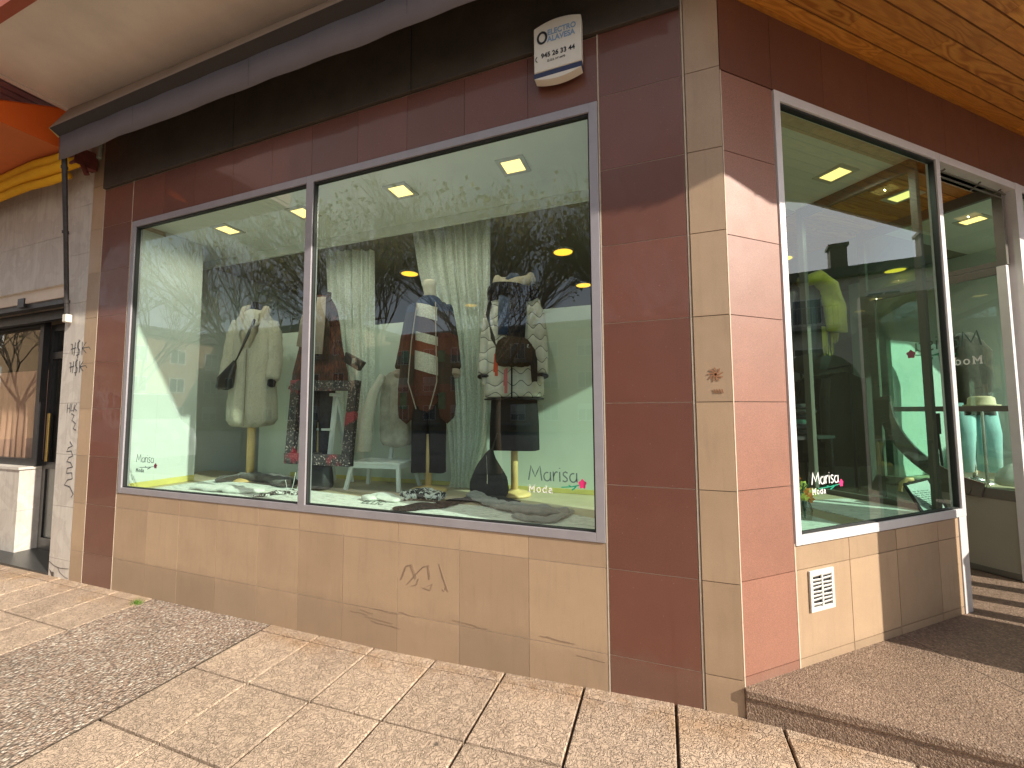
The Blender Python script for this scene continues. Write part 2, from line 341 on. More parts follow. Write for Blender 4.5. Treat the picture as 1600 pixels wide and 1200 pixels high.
def check_mat():
    mt,n,l=newmat('rust_black_weave'); b=n['Principled BSDF']; co=coord(n,l)
    f=noise(n,l,coord(n,l,(40,40,9)),1.5,4,.7); z=noise(n,l,coord(n,l,(1,1,5)),2,3)
    c=ramp(n,l,f,[(.40,(.015,.012,.012)),(.5,(.11,.03,.015)),(.62,(.22,.06,.03)),(.72,(.05,.035,.03))])
    c=mixc(n,l,ramp(n,l,z,[(.45,.2),(.6,.85)]),c,(.02,.018,.018))
    l.new(c,b.inputs['Base Color']); b.inputs['Roughness'].default_value=.95; bump(n,l,f,b,.8,.01); return mt
M['weave']=check_mat()

# ------------------------------------------------------------------ mesh helpers
PHI=R(40.892); PC=Vector((.337,0,0)); DD=Vector((cos(PHI),sin(PHI),0)); DN=Vector((-sin(PHI),cos(PHI),0))
RF=Matrix(((DD.x,DN.x,0,PC.x),(DD.y,DN.y,0,PC.y),(0,0,1,0),(0,0,0,1)))   # (s, n, z) of the angled facade -> world
def at(px,py,Y):
    """point of the photograph's pixel on the vertical plane y = Y, parallel to the main facade"""
    r=CX*((px-800)/FPX)-CU*((py-600)/FPX)+CF; t=(Y-CAM.y)/r.y; return CAM+r*t
def gat(px,py,Z):
    r=CX*((px-800)/FPX)-CU*((py-600)/FPX)+CF; t=(Z-CAM.z)/r.z; return CAM+r*t
class MB:
    def __init__(s,M=None): s.v=[]; s.f=[]; s.M=M; s.r=[]; s.rv=None
    def add(s,vs,fs,rv=None):
        o=len(s.v)
        for p in vs:
            p=Vector(p); s.v.append(s.M@p if s.M else p)
        rv=random.random() if rv is None else rv
        for f in fs: s.f.append([o+i for i in f]); s.r.append(rv)
    def box(s,x0,x1,y0,y1,z0,z1,M=None):
        vs=[Vector((x,y,z)) for x in (x0,x1) for y in (y0,y1) for z in (z0,z1)]
        if M: vs=[M@v for v in vs]
        s.add(vs,[(0,1,3,2),(4,6,7,5),(0,4,5,1),(2,3,7,6),(0,2,6,4),(1,5,7,3)])
    def prism(s,pts,z0,z1):
        n=len(pts); vs=[(x,y,z0) for x,y in pts]+[(x,y,z1) for x,y in pts]
        s.add(vs,[tuple(range(n))[::-1],tuple(range(n,2*n))]+[(i,(i+1)%n,n+(i+1)%n,n+i) for i in range(n)])
    def slab(s,pts,t):
        """planar polygon (3D points) given thickness t along its normal"""
        P=[Vector(p) for p in pts]; nn=(P[1]-P[0]).cross(P[2]-P[0]).normalized()*t; n=len(P)
        s.add(P+[p+nn for p in P],[tuple(range(n))[::-1],tuple(range(n,2*n))]+[(i,(i+1)%n,n+(i+1)%n,n+i) for i in range(n)])
    def tube(s,pts,rad,n=10,cap=True,flat=1.0,up=None):
        P=[Vector(p) for p in pts]; rad=rad if hasattr(rad,'__len__') else [rad]*len(P)
        rings=[]; ref=Vector(up) if up else None
        for i,p in enumerate(P):
            t=(P[min(i+1,len(P)-1)]-P[max(i-1,0)]).normalized()
            a=ref if ref else (Vector((0,0,1)) if abs(t.z)<.9 else Vector((0,1,0)))
            u=t.cross(a).normalized(); w=u.cross(t).normalized()
            r=rad[i]; ru,rw=(r if hasattr(r,'__len__') else (r,r*flat))
            rings.append([p+u*cos(2*PI*k/n)*ru+w*sin(2*PI*k/n)*rw for k in range(n)])
        vs=[q for r_ in rings for q in r_]; fs=[]
        for i in range(len(P)-1):
            for k in range(n): fs.append((i*n+k,i*n+(k+1)%n,(i+1)*n+(k+1)%n,(i+1)*n+k))
        if cap: fs+= [tuple(range(n))[::-1],tuple(range((len(P)-1)*n,len(P)*n))]
        s.add(vs,fs)
    def bar(s,a,b,w,h,up=(0,0,1)):
        a=Vector(a); b=Vector(b); t=(b-a).normalized(); u=t.cross(Vector(up)).normalized()*w/2; q=u.cross(t).normalized()*h/2
        s.add([a-u-q,a+u-q,a+u+q,a-u+q,b-u-q,b+u-q,b+u+q,b-u+q],[(3,2,1,0),(4,5,6,7),(0,1,5,4),(1,2,6,5),(2,3,7,6),(3,0,4,7)])
    def loft(s,secs,n=40,fold=0,freq=7,ph=0,cap=True,sq=2.3,open_=None):
        """secs: (cx,cy,z,rx,ry[,foldscale]); superellipse rings stacked upward or downward"""
        vs=[];fs=[]
        for j,c in enumerate(secs):
            cx,cy,z,rx,ry=c[:5]; k=c[5] if len(c)>5 else 1
            for i in range(n):
                a=2*PI*i/n; ca,sa=cos(a),sin(a)
                r=(abs(ca)**sq+abs(sa)**sq)**(-1/sq)
                w=1+fold*k*(sin(a*freq+ph+.35*sin(j*.9))+.5*sin(a*(freq*1.7)+ph*2+j*.25))
                vs.append((cx+rx*r*ca*w,cy+ry*r*sa*w,z+.3*fold*k*sin(a*3+ph)*(.3 if j in(0,len(secs)-1) else 0)))
        for j in range(len(secs)-1):
            for i in range(n): fs.append((j*n+i,j*n+(i+1)%n,(j+1)*n+(i+1)%n,(j+1)*n+i))
        if cap: fs+=[tuple(range(n))[::-1],tuple(range((len(secs)-1)*n,len(secs)*n))]
        s.add(vs,fs)
    def lathe(s,prof,n=24,c=(0,0,0)):
        vs=[];fs=[]
        for r,z in prof:
            for k in range(n): vs.append((c[0]+r*cos(2*PI*k/n),c[1]+r*sin(2*PI*k/n),c[2]+z))
        for j in range(len(prof)-1):
            for k in range(n): fs.append((j*n+k,j*n+(k+1)%n,(j+1)*n+(k+1)%n,(j+1)*n+k))
        fs+=[tuple(range(n))[::-1],tuple(range((len(prof)-1)*n,len(prof)*n))]; s.add(vs,fs)
    def build(s,name,mat,parent=None,smooth=False,bevel=0,sub=0,disp=0,dscale=.05,fix=True,solid=0):
        me=bpy.data.meshes.new(name); me.from_pydata([tuple(v) for v in s.v],[],s.f); me.update()
        a=me.attributes.new('rnd','FLOAT','FACE'); a.data.foreach_set('value',s.r)
        if fix:
            bm=bmesh.new(); bm.from_mesh(me); bmesh.ops.recalc_face_normals(bm,faces=bm.faces); bm.to_mesh(me); bm.free()
        if isinstance(mat,(list,tuple)):
            for q in mat: me.materials.append(q)
        else: me.materials.append(mat)
        o=bpy.data.objects.new(name,me); COL.objects.link(o)
        if parent: o.parent=parent
        if smooth:
            me.polygons.foreach_set('use_smooth',[True]*len(me.polygons))
        if solid:
            k=o.modifiers.new('solid','SOLIDIFY'); k.thickness=solid
        if bevel:
            k=o.modifiers.new('bevel','BEVEL'); k.width=bevel; k.segments=2; k.limit_method='ANGLE'
        if sub:
            k=o.modifiers.new('sub','SUBSURF'); k.levels=sub; k.render_levels=sub
        if disp:
            tx=bpy.data.textures.new('clouds','CLOUDS'); tx.noise_scale=dscale
            k=o.modifiers.new('disp','DISPLACE'); k.texture=tx; k.strength=disp; k.mid_level=.5
        return o
def tag(o,label=None,cat=None,group=None,kind=None):
    if label: o['label']=label
    if cat: o['category']=cat
    if group: o['group']=group
    if kind: o['kind']=kind
    return o
def thing(name,label,cat,loc=(0,0,0),rz=0,group=None):
    o=bpy.data.objects.new(name,None); COL.objects.link(o); o.location=loc; o.rotation_euler=(0,0,rz); o.empty_display_size=.1
    return tag(o,label,cat,group)
def copy_tree(o,parent=None):
    c=o.copy(); COL.objects.link(c); c.parent=parent
    for ch in list(o.children): copy_tree(ch,c)
    return c
def ribbon(mb,pts,w,o,ux,uz,un):
    """flat brush stroke through 2-D points, laid on the plane o + x*ux + z*uz, standing 1.5 mm proud along un"""
    P=[Vector((p[0],p[1])) for p in pts]; L=[];Rr=[]
    for i,p in enumerate(P):
        t=P[min(i+1,len(P)-1)]-P[max(i-1,0)]
        t=t.normalized() if t.length>1e-9 else Vector((1,0)); nn=Vector((-t.y,t.x))*w/2
        L.append(p+nn); Rr.append(p-nn)
    def W3(q,k): return o+ux*q.x+uz*q.y+un*k
    n=len(P); vs=[W3(q,.0004) for q in L]+[W3(q,.0004) for q in Rr]+[W3(q,.0018) for q in L]+[W3(q,.0018) for q in Rr]
    fs=[]
    for i in range(n-1):
        fs+=[(2*n+i,2*n+i+1,3*n+i+1,3*n+i),(i,n+i,n+i+1,i+1),(i,i+1,2*n+i+1,2*n+i),(n+i,3*n+i,3*n+i+1,n+i+1)]
    fs+=[(0,2*n,3*n,n),(n-1,2*n-1,4*n-1,3*n-1)]
    mb.add(vs,fs)
def arc(cx,cy,rx,ry,a0,a1,n=10): return [(cx+rx*cos(R(a0+(a1-a0)*i/n)),cy+ry*sin(R(a0+(a1-a0)*i/n))) for i in range(n+1)]
GLY={ # thin hand-drawn letters, x-height 1, as strokes; (advance, strokes)
 'M':(1.55,[[(0,0),(.12,.7),(.25,1.45),(.45,.9),(.68,.35),(.95,.95),(1.2,1.45),(1.27,.8),(1.38,0)]]),
 'a':(.95,[arc(.38,.42,.34,.42,70,350,12),[(.72,.9),(.72,.4),(.76,0)]]),
 'r':(.62,[[(.05,.95),(.08,0)],[(.08,.45),(.2,.8),(.35,.93),(.5,.9)]]),
 'i':(.32,[[(.08,.95),(.1,0)],[(.08,1.25),(.09,1.32)]]),
 's':(.72,[[(.55,.85),(.35,.97),(.12,.85),(.12,.65),(.3,.5),(.5,.33),(.5,.12),(.28,0),(.05,.1)]]),
}
SER={ # slab-serif capitals/lower case for the second line
 'M':(1.6,[[(.18,0),(.18,1.4)],[(.18,1.4),(.68,.45)],[(.68,.45),(1.18,1.4)],[(1.18,1.4),(1.18,0)],[(0,0),(.38,0)],[(.98,0),(1.38,0)],[(.02,1.4),(.22,1.4)],[(1.14,1.4),(1.36,1.4)]]),
 'o':(1.15,[arc(.42,.48,.38,.48,0,360,16)]),
 'd':(1.15,[arc(.4,.48,.36,.46,0,360,16),[(.8,0),(.8,1.4)],[(.62,1.4),(.8,1.4)],[(.8,0),(.98,0)]]),
 'a':(1.0,[arc(.36,.3,.3,.28,0,360,12),[(.08,.85),(.35,.98),(.62,.85),(.68,.5),(.68,0)],[(.68,0),(.86,0)]]),
}
def write(mb,txt,glyphs,h,w,o,ux,uz,un,sp=1.0,slope=0):
    x=0
    for ch in txt:
        if ch==' ': x+=.7*h; continue
        adv,st=glyphs[ch]
        for s_ in st: ribbon(mb,[(x+p[0]*h,p[1]*h+slope*(x+p[0]*h)) for p in s_],w,o,ux,uz,un)
        x+=adv*h*sp
    return x
def rose(pb,gb,o,ux,uz,un,r,stem,flip=1):
    """blob-like rose head and stem with two leaves"""
    pts=[(r*(1+.16*sin(5*a))*cos(a)*.85,r*(1+.16*sin(5*a))*sin(a)) for a in [2*PI*i/28 for i in range(28)]]
    def W3(x,z,k): return o+ux*x+uz*z+un*k
    n=len(pts); pb.add([W3(*p,.0004) for p in pts]+[W3(*p,.0022) for p in pts],[tuple(range(n))[::-1],tuple(range(n,2*n))]+[(i,(i+1)%n,n+(i+1)%n,n+i) for i in range(n)])
    ribbon(gb,[(-r*.7*flip,-r*.3),(-stem*.5*flip,-r*.75),(-stem*flip,-r*1.0)],r*.26,o,ux,uz,un)
    ribbon(gb,[(-stem*.30*flip,-r*.6),(-stem*.40*flip,-r*1.15),(-stem*.50*flip,-r*1.5)],r*.34,o,ux,uz,un)
    ribbon(gb,[(-stem*.55*flip,-r*.72),(-stem*.65*flip,-r*.4)],r*.25,o,ux,uz,un)
def text_mesh(name,txt,size,mat,parent,o,ux,uz,thick=.0,al='LEFT',sx=1.0,bold=0.0):
    cu=bpy.data.curves.new(name,'FONT'); cu.body=txt; cu.size=size; cu.extrude=.0006; cu.align_x=al; cu.offset=bold
    tmp=bpy.data.objects.new(name,cu); COL.objects.link(tmp); bpy.context.view_layer.update()
    dg=bpy.context.evaluated_depsgraph_get(); me=bpy.data.meshes.new_from_object(tmp.evaluated_get(dg)); bpy.data.objects.remove(tmp)
    un=ux.cross(uz)
    for v in me.vertices:
        p=v.co.copy(); v.co=o+ux*p.x*sx+uz*p.y+un*(p.z+.0008)
    me.materials.clear(); me.materials.append(mat); ob=bpy.data.objects.new(name,me); COL.objects.link(ob); ob.parent=parent; return ob
X,Y_,Z=Vector((1,0,0)),Vector((0,1,0)),Vector((0,0,1))

# ------------------------------------------------------------------ ground
GT=[(-40,-.12),(-9,-.1),(-5.3,-.07),(-1.63,-.036),(.33,.045),(9,.06),(60,.06)]
def gz(x):
    for (a,za),(b,zb) in zip(GT,GT[1:]):
        if x<=b: return za+(zb-za)*(x-a)/(b-a)
    return GT[-1][1]
def ground():
    mb=MB(); xs=[-60,-40,-20,-9,-5.3,-1.63,.33,9,20,40,60]
    def gg(x): return gz(max(-40,min(60,x)))-.03
    vs=[(x,y,gg(x)) for x in xs for y in (-4.2,6)]
    mb.add(vs,[(2*i,2*i+2,2*i+3,2*i+1) for i in range(len(xs)-1)])
    tag(mb.build('pavement_bed',surf('joint_mortar',(.12,.09,.065),.95,.2,20,.5,90)),kind='structure')
    mb=MB(); mb.add([(-90,-70,-.24),(90,-70,-.24),(90,60,-.24),(-90,60,-.24)],[(0,1,2,3)])
    tag(mb.build('road',surf('asphalt',(.055,.055,.056),.85,.2,3,.5,150)),kind='structure')
    # slabs
    P=.458; J=.013; mb=MB(); ag=MB()
    def slab(mb,x0,x1,y0,y1,t=.026):
        dz=random.uniform(-.0015,.0015); b=.004
        def z(x): return gz(x)+dz
        vs=[(x0,y0,z(x0)-t),(x1,y0,z(x1)-t),(x1,y1,z(x1)-t),(x0,y1,z(x0)-t),
            (x0,y0,z(x0)-b),(x1,y0,z(x1)-b),(x1,y1,z(x1)-b),(x0,y1,z(x0)-b),
            (x0+b,y0+b,z(x0)),(x1-b,y0+b,z(x1)),(x1-b,y1-b,z(x1)),(x0+b,y1-b,z(x0))]
        fs=[(0,1,5,4),(1,2,6,5),(2,3,7,6),(3,0,4,7),(4,5,9,8),(5,6,10,9),(6,7,11,10),(7,4,8,11),(8,9,10,11)]
        mb.add(vs,fs)
    xs=[-2.722+P*i for i in range(26)]; xl=[-4.066-P*i for i in range(14)]
    ys=[.012,-.075]+[-.075-.447*i for i in range(1,10)]
    for r in range(len(ys)-1):
        y1,y0=ys[r],ys[r+1]; jy=J if r else .003
        for i in range(len(xs)-1): slab(mb,xs[i]+J/2,xs[i+1]-J/2,y0+jy/2,y1-jy/2)
        for i in range(len(xl)-1): slab(mb,xl[i+1]+J/2,xl[i]-J/2,y0+jy/2,y1-jy/2)
    tag(mb.build('pavement',M['pave']),kind='structure')
    ag.add([],[])
    n=8; vs=[];fs=[]
    for i in range(n+1):
        x=-4.062+(4.062-2.727)*i/n
        vs+=[(x,.012,gz(x)-.001),(x,-4.1,gz(x)-.001)]
    fs=[(2*i+1,2*i+3,2*i+2,2*i) for i in range(n)]; ag.add(vs,fs)
    tag(ag.build('aggregate_strip',M['agg']),kind='structure')
    # kerb
    mb=MB(); mb.box(-60,60,-4.32,-4.1,-.24,-.03)
    tag(mb.build('kerb',surf('granite_kerb',(.35,.34,.32),.8,.2,20)),kind='structure')
    # entrance step of granite aggregate
    ZS=.178
    def off(s,n): q=RF@Vector((s,n,0)); return (q.x,q.y)
    poly=[(.340,-.014),(1.25,-.092),(4.6,-.38),(7.2,2.0),off(5.2,0),off(5.2,1.9),off(1.9,1.9),off(1.9,0.01),off(0,.01)]
    mb=MB(); mb.prism([(p[0]+(.0),p[1]) for p in poly],-.06,ZS-.038)
    st=tag(mb.build('entrance_step',M['gran']),kind='structure')
    lip=[(.339,-.022),(1.25,-.100),(4.62,-.39),(7.2,2.0)]+poly[4:]
    mb=MB(); mb.prism(lip,ZS-.036,ZS)
    tag(mb.build('entrance_step_tread',M['gran'],bevel=.004),kind='structure')
    mb=MB()
    for a,b in (((1.279,.82),(1.72,.10)),((3.2,1.6),(3.9,.1))):
        a=Vector((a[0],a[1],ZS+.0006)); b=Vector((b[0],b[1],ZS+.0006)); mb.bar(a,a+(b-a)*1.6,.004,.001)
    # joints follow the slab edges
    tag(mb.build('tread_joints',M['groutd']),kind='structure')
ground()

# ------------------------------------------------------------------ tiled facades
ROWS=[.207,.652,1.097,1.54,1.982,2.424,2.868,3.311,3.754,4.2,4.5]
def tiles(name,mat,parent,x0,x1,z0,z1,xj,zj,M_=None,g=.0021,y=0,t=.010,lean=None):
    """individual tiles as thin bevel-free slabs with open joints"""
    mb=MB(M_)
    xs=[x0]+[v for v in xj if x0+.01<v<x1-.01]+[x1]
    def zb(x): return z0(x) if callable(z0) else z0
    zz=[v for v in zj if v<z1-.01]
    for i in range(len(xs)-1):
        a,b=xs[i]+g,xs[i+1]-g; base=zb((a+b)/2); lv=[base]+[v for v in zz if v>base+.01]+[z1]
        for j in range(len(lv)-1):
            c,d=lv[j]+(g if j else 0),lv[j+1]-g
            dy=random.uniform(0,.0006)
            mb.box(a,b,y-dy,y+t,c,d)
    return mb.build(name,mat,parent)
SH=thing('shop_building','corner clothes shop with dark red and beige tiled walls and big display windows','building')
gbot=lambda x: gz(x)-.02
def facade():
    XJ=[-4.185,-3.774,-3.323,-2.874,-2.472,-2.072,-1.63,-1.183,-.741]
    tiles('beige_strip',M['beige'],SH,-5.302,-5.102,gbot,4.10,[],ROWS)
    tiles('dark_red_pilaster',M['red'],SH,-5.094,-4.648,gbot,3.69,[],ROWS)
    tiles('beige_plinth',M['beige'],SH,-4.640,-.302,gbot,.783,XJ,[.207,.652])
    tiles('dark_red_pilaster',M['red'],SH,-.290,.152,gbot,3.70,[],ROWS)
    tiles('beige_strip',M['beige'],SH,.166,.3365,gbot,4.5,[],ROWS,y=-.004)
    tiles('dark_red_fascia',M['red'],SH,-4.640,-.296,3.296,3.69,[-4.185,-3.774,-3.3,-2.86,-2.45,-2.02,-1.6,-1.16,-.724],[],g=.0012)
    mb=MB()  # white grout ribbons beside the pilasters
    for x0,x1 in ((-5.100,-5.096),(-4.646,-4.642),(-.299,-.292),(.155,.163)): mb=MB(); mb.box(x0,x1,-.0015,.008,-.1,3.7 if x0<0.1 else 4.5); mb.build('grout_line',M['grout'],SH)
    mb=MB(); mb.box(-4.641,-.301,.0026,.0085,-.2,.783); mb.box(-5.301,-4.649,.0026,.0085,-.2,3.69); mb.box(-.289,.151,.0026,.0085,-.2,3.69); mb.build('grout_bed',M['grout'],SH)
    mb=MB()  # masonry core behind the tiles, left open at the windows
    mb.box(-5.302,-4.626,.011,.26,-.3,4.5); mb.box(-4.60,-.31,.011,.05,-.3,.74); mb.box(-4.60,-.31,.011,.05,3.25,4.5); mb.box(-.31,.33,.011,.20,-.3,4.5)
    mb.build('masonry_core',M['grout'],SH)
    # dark band above
    mb=MB()
    for a,b in ((-5.094,-3.292),(-3.286,-1.562),(-1.556,.150)): mb.box(a,b,-.022,.008,3.70,4.498)
    mb.build('dark_fascia_band',M['band'],SH,bevel=.003)
    # upper storeys
    mb=MB(); mb.box(-5.42,.33,-.80,.02,4.63,9); mb.prism([(.33,-.8),(1.9,-.8),(2.4,-.45),(3.2,.75),(5.6,2.8),(5.6,7),(-5.42,7),(-5.42,.02),(.33,.02)],4.63,9)
    mb.build('upper_storeys',surf('brown_brick_wall',(.28,.16,.10),.85,.2,8,.3,60),SH)
    # cream soffit with red-brown edge beam
    mb=MB(); mb.box(-5.41,.60,-.855,-.0225,4.505,4.62); mb.build('cream_soffit',M['conc'],SH)
    mb=MB(); mb.box(-5.41,.60,-.925,-.857,4.50,4.66); mb.build('soffit_beam',M['redbeam'],SH)
    mb=MB(); mb.box(-5.47,-5.412,-.925,.0,4.49,4.62); mb.build('soffit_edge_trim',M['conc'],SH)
facade()

def right_facade():
    rj=[.222,.664,1.1,1.54,1.982,2.40,2.85,3.29]
    tiles('dark_red_corner_pier',M['red_sun'],SH,.003,.386,.17,3.29,[],rj,RF)
    tiles('dark_red_entrance_fascia',M['red'],SH,.003,5.0,3.296,3.75,[.386,.83,1.27,1.71,2.15,2.6,3.04,3.5,3.94,4.4,4.8],[],RF,g=.001)
    tiles('beige_plinth',M['beige'],SH,.394,1.944,.17,.785,[.828,1.264,1.702],[.222,.664],RF)
    tiles('beige_plinth',M['beige'],SH,3.165,4.9,.17,.785,[3.6,4.05,4.5],[.222,.664],RF)
    mb=MB(RF); mb.box(.012,.40,.011,.2,-.3,4.5); mb.box(.40,1.94,.011,.06,-.3,.74); mb.box(.40,5,.011,.2,3.30,4.5); mb.build('masonry_core',M['grout'],SH); mb=MB(RF); mb.box(3.17,5,.011,.06,-.3,.74); mb.build('masonry_core',M['grout'],SH); mb=MB(RF)
    mb.box(.386,.394,-.0015,.011,.17,.8); mb.box(0,.006,-.0012,.02,.17,3.29)
    mb.build('masonry_core',M['grout'],SH)
    # varnished pine soffit over the entrance and in the recess
    def boards(poly_fn,z,name,s0,s1,n0,n1,w=.0965):
        mb=MB(RF); gv=MB(RF); n=n0
        while n<n1-1e-4:
            a=n+.0045; b=min(n+w,n1)-.0045
            for sa,sb in poly_fn((a+b)/2):
                if sb-sa<.05: continue
                s=sa
                while s<sb:
                    e=min(sb,s+random.uniform(1.0,2.4)); 
                    if sb-e<.3: e=sb
                    mb.box(s+.0008,e-.0008,a,b,z,z+.012)
                    s=e
                gv.box(sa,sb,b,b+.009,z+.006,z+.011)
            n+=w
        gv.build('plank_groove',surf('dark_plank_groove',(.13,.045,.012),.7),SH)
        return mb.build(name,M['wood'],SH)
    # outline of the soffit in plan (world) -> s range for a given n
    out=[(.345,-.02),(.345,-.50),(1.95,-.50),(2.5,-.28),(3.3,.82),(5.6,2.8)]
    L=[RF.inverted()@Vector((x,y,0)) for x,y in out]; L.append(Vector((5.3,0,0))); L.append(Vector((0.02,0,0)))
    def rng(n):
        hits=[]
        for i in range(len(L)):
            a,b=L[i],L[(i+1)%len(L)]
            if (a.y-n)*(b.y-n)<0: hits.append(a.x+(b.x-a.x)*(n-a.y)/(b.y-a.y))
        hits.sort(); return [(hits[i],hits[i+1]) for i in range(0,len(hits)-1,2)]
    nmin=min(p.y for p in L)
    boards(rng,3.755,'pine_soffit',0,5,nmin+.001,-.004)
    mb=MB(); mb.prism([(p[0],p[1]) for p in [tuple((RF@Vector((q.x,q.y,0))).xy) for q in L]],3.770,4.5)
    mb.build('soffit_core',M['conc'],SH)
    mb=MB()
    for (xa,ya),(xb,yb) in zip(out,out[1:]): mb.bar((xa,ya,4.1),(xb,yb,4.1),.03,.72)
    mb.build('soffit_edge_board',M['conc'],SH)
    mb=MB(RF); mb.box(.01,5,-.012,.0,3.735,3.753); mb.build('soffit_bead',M['wood'],SH)
    boards(lambda n:[(1.99,3.10)],3.300,'recess_ceiling',0,0,.10,1.9)
    mb=MB(RF); mb.box(1.96,3.14,.07,1.95,3.315,3.4); mb.build('recess_ceiling_core',M['conc'],SH)
right_facade()

def window(parent,x0,x1,z0,z1,mull,M_,gl,fw=.062,y=-.008,label=None,fm='alu'):
    w=thing('display_window',None,None); w.parent=parent; 
    if label: w['label']=label
    fr=MB(M_); d=.06
    fr.box(x0,x0+fw,y,y+d,z0,z1); fr.box(x1-fw,x1,y,y+d,z0,z1)
    xs=[x0+fw]+[v for mm in mull for v in mm]+[x1-fw]
    for i in range(0,len(xs),2): fr.box(xs[i],xs[i+1],y,y+d,z0,z0+.05); fr.box(xs[i],xs[i+1],y,y+d,z1-.055,z1)
    for a,b in mull: fr.box(a,b,y,y+d,z0,z1)
    fr.build('window_frame',M[fm],w,bevel=.002)
    gk=MB(M_)
    for i in range(0,len(xs),2):
        a,b=xs[i],xs[i+1]; c,e=z0+.05,z1-.055; k=.008; yy=y+.012
        gk.box(a,a+k,yy,yy+.03,c,e); gk.box(b-k,b,yy,yy+.03,c,e); gk.box(a+k,b-k,yy,yy+.03,c,c+k); gk.box(a+k,b-k,yy,yy+.03,e-k*1.6,e)
    gk.build('gasket',M['rubber'],w)
    for i in range(0,len(xs),2):
        g=MB(M_); g.add([(xs[i],y+.028,z0+.05),(xs[i+1],y+.028,z0+.05),(xs[i+1],y+.028,z1-.055),(xs[i],y+.028,z1-.055)],[(0,1,2,3)])
        g.build('pane',gl,w)
    return w
MW=window(SH,-4.618,-.303,.785,3.290,[(-2.490,-2.424)],None,M['glass'],fw=.05)
RW=window(SH,.394,2.035,.79,3.290,[],RF,M['glassx'],fw=.045,fm='alu_sun')
window(SH,3.165,4.9,.79,3.290,[],RF,M['glass'],fw=.045,fm='alu_sun')
mb=MB(RF); mb.box(1.947,2.034,-.006,.08,.17,.788); mb.box(2.037,3.10,-.008,.07,3.235,3.29); mb.box(3.10,3.16,-.010,.1,.17,3.29)
mb.build('entrance_frame',M['alu_sun'],SH,bevel=.002)
mb=MB(RF)   # small window-opener gear under the header
for a,b in (((2.05,.02,3.19),(3.02,.02,3.19)),((2.05,.045,3.175),(3.02,.045,3.175)),((2.12,.0,3.20),(2.12,.06,3.17)),((2.6,.0,3.20),(2.6,.06,3.16)),((2.9,.0,3.20),(2.9,.06,3.17))): mb.bar(a,b,.009,.009)
mb.build('opener_rod',M['doorf'],SH)

def lettering(o,ux,uz,un,h,white,stemlen,only=None):
    mb=MB(); w=write(mb,'Marisa',GLY,h,h*.13,o,ux,uz,un,1.0); mb.build('shop_name',white,SHW)
    mb=MB(); write(mb,'Moda',SER,h*.47,h*.085,o-uz*h*1.15,ux,uz,un,1.12); mb.build('shop_word',white if white is M['txg'] and only else M['txw'],SHW)
    p,g=MB(),MB(); rose(p,g,o+ux*(w+h*.32)-uz*h*.12,ux,uz,un,h*.42,stemlen); p.build('rose_emblem',M['pink'],SHW); g.build('rose_stem',M['green'],SHW)
SHW=MW
GY=.012  # outer side of the glass
lettering(Vector((-.741,GY,1.097)),X,Z,-Y_,.058,M['txg'],.12)
SHW=MW
_o=Vector((-4.40,GY,1.065)); 
mb=MB(); w=write(mb,'Marisa',GLY,.048,.0055,_o,X,Z,-Y_); mb.build('shop_name',M['txg'],MW)
mb=MB(); write(mb,'Moda',SER,.021,.006,_o-Z*.085,X,Z,-Y_,1.12); mb.build('shop_word',M['txg'],MW)
p,g=MB(),MB(); rose(p,g,_o+X*(w+.022)-Z*.025,X,Z,-Y_,.021,.22); p.build('rose_emblem',surf('dark_rose_vinyl',(.16,.02,.05),.5),MW); g.build('rose_stem',M['txg'],MW)
SHW=RW
lettering((RF@Vector((.565,0.012,1.09))),DD,Z,-DN,.045,M['txw'],.19)

# interior shell: display decks, walls, ceilings
def rp(s,n): q=RF@Vector((s,n,0)); return (q.x,q.y)
mb=MB(); mb.prism([(-4.60,.05),(-.33,.05),(-.33,.21),(.30,.21),rp(.40,.10),rp(.45,.06),rp(1.93,.06),rp(1.93,.90),rp(1.1,.90),(.2,1.20),(-5.2,1.20),(-5.2,.62),(-4.60,.62)],.2,.795); mb.build('display_deck',M['deckw'],SH)
mb=MB(); mb.prism([(-4.45,.06),(-.36,.06),(-.36,.40),(-.7,.52),(-2.2,.48),(-4.4,.72)],.796,.803)
q=[rp(.47,.07),rp(1.0,.07),rp(1.05,.38),rp(.46,.42)]; mb.prism(q,.796,.803)
q=[rp(1.25,.12),rp(1.88,.14),rp(1.85,.6),rp(1.3,.7)]; mb.prism(q,.796,.802)
tag(mb.build('display_rug',M['deck'],SH))
mb=MB(); mb.box(-4.66,-4.602,.262,.62,.797,3.3); mb.box(-5.30,-4.66,.60,.66,.797,3.3); mb.box(-5.3,-5.24,.66,5.2,.1,3.3); mb.box(-4.62,-4.602,.05,.2615,.797,3.25); mb.build('display_side_wall',M['white'],SH)
mb=MB(); mb.box(-4.601,-4.590,.06,.62,.797,.855); mb.box(-3.9,-.25,1.185,1.198,.797,.835); mb.build('skirting',M['skirt'],SH)
mb=MB(); mb.box(-4.42,-.25,1.20,1.25,.2,2.41); mb.build('partition',M['mint'],SH,bevel=.004)
mb=MB(); mb.box(-5.3,7,5.2,5.4,.1,3.4); mb.box(6.8,7,2,5.2,.1,3.4); mb.box(-5.3,-5.24,.2,.6,.1,3.3); mb.build('shop_inner_wall',M['wallin'],SH)
mb=MB(); mb.prism([(-5.3,.2),(.3,.2),rp(.3,.08),rp(1.96,.08),rp(1.96,1.9),rp(3.12,1.9),rp(3.12,.15),(7,3.0),(7,5.3),(-5.3,5.3)],.10,.18); mb.build('shop_floor',M['floorin'],SH)
mb=MB(); mb.prism([(-4.602,.06),(.24,.14),rp(.3,.06),rp(1.955,.06),rp(1.955,.95),(.2,.97),(-5.2,.97)],3.304,3.34); mb.build('display_ceiling',M['ceil'],SH)
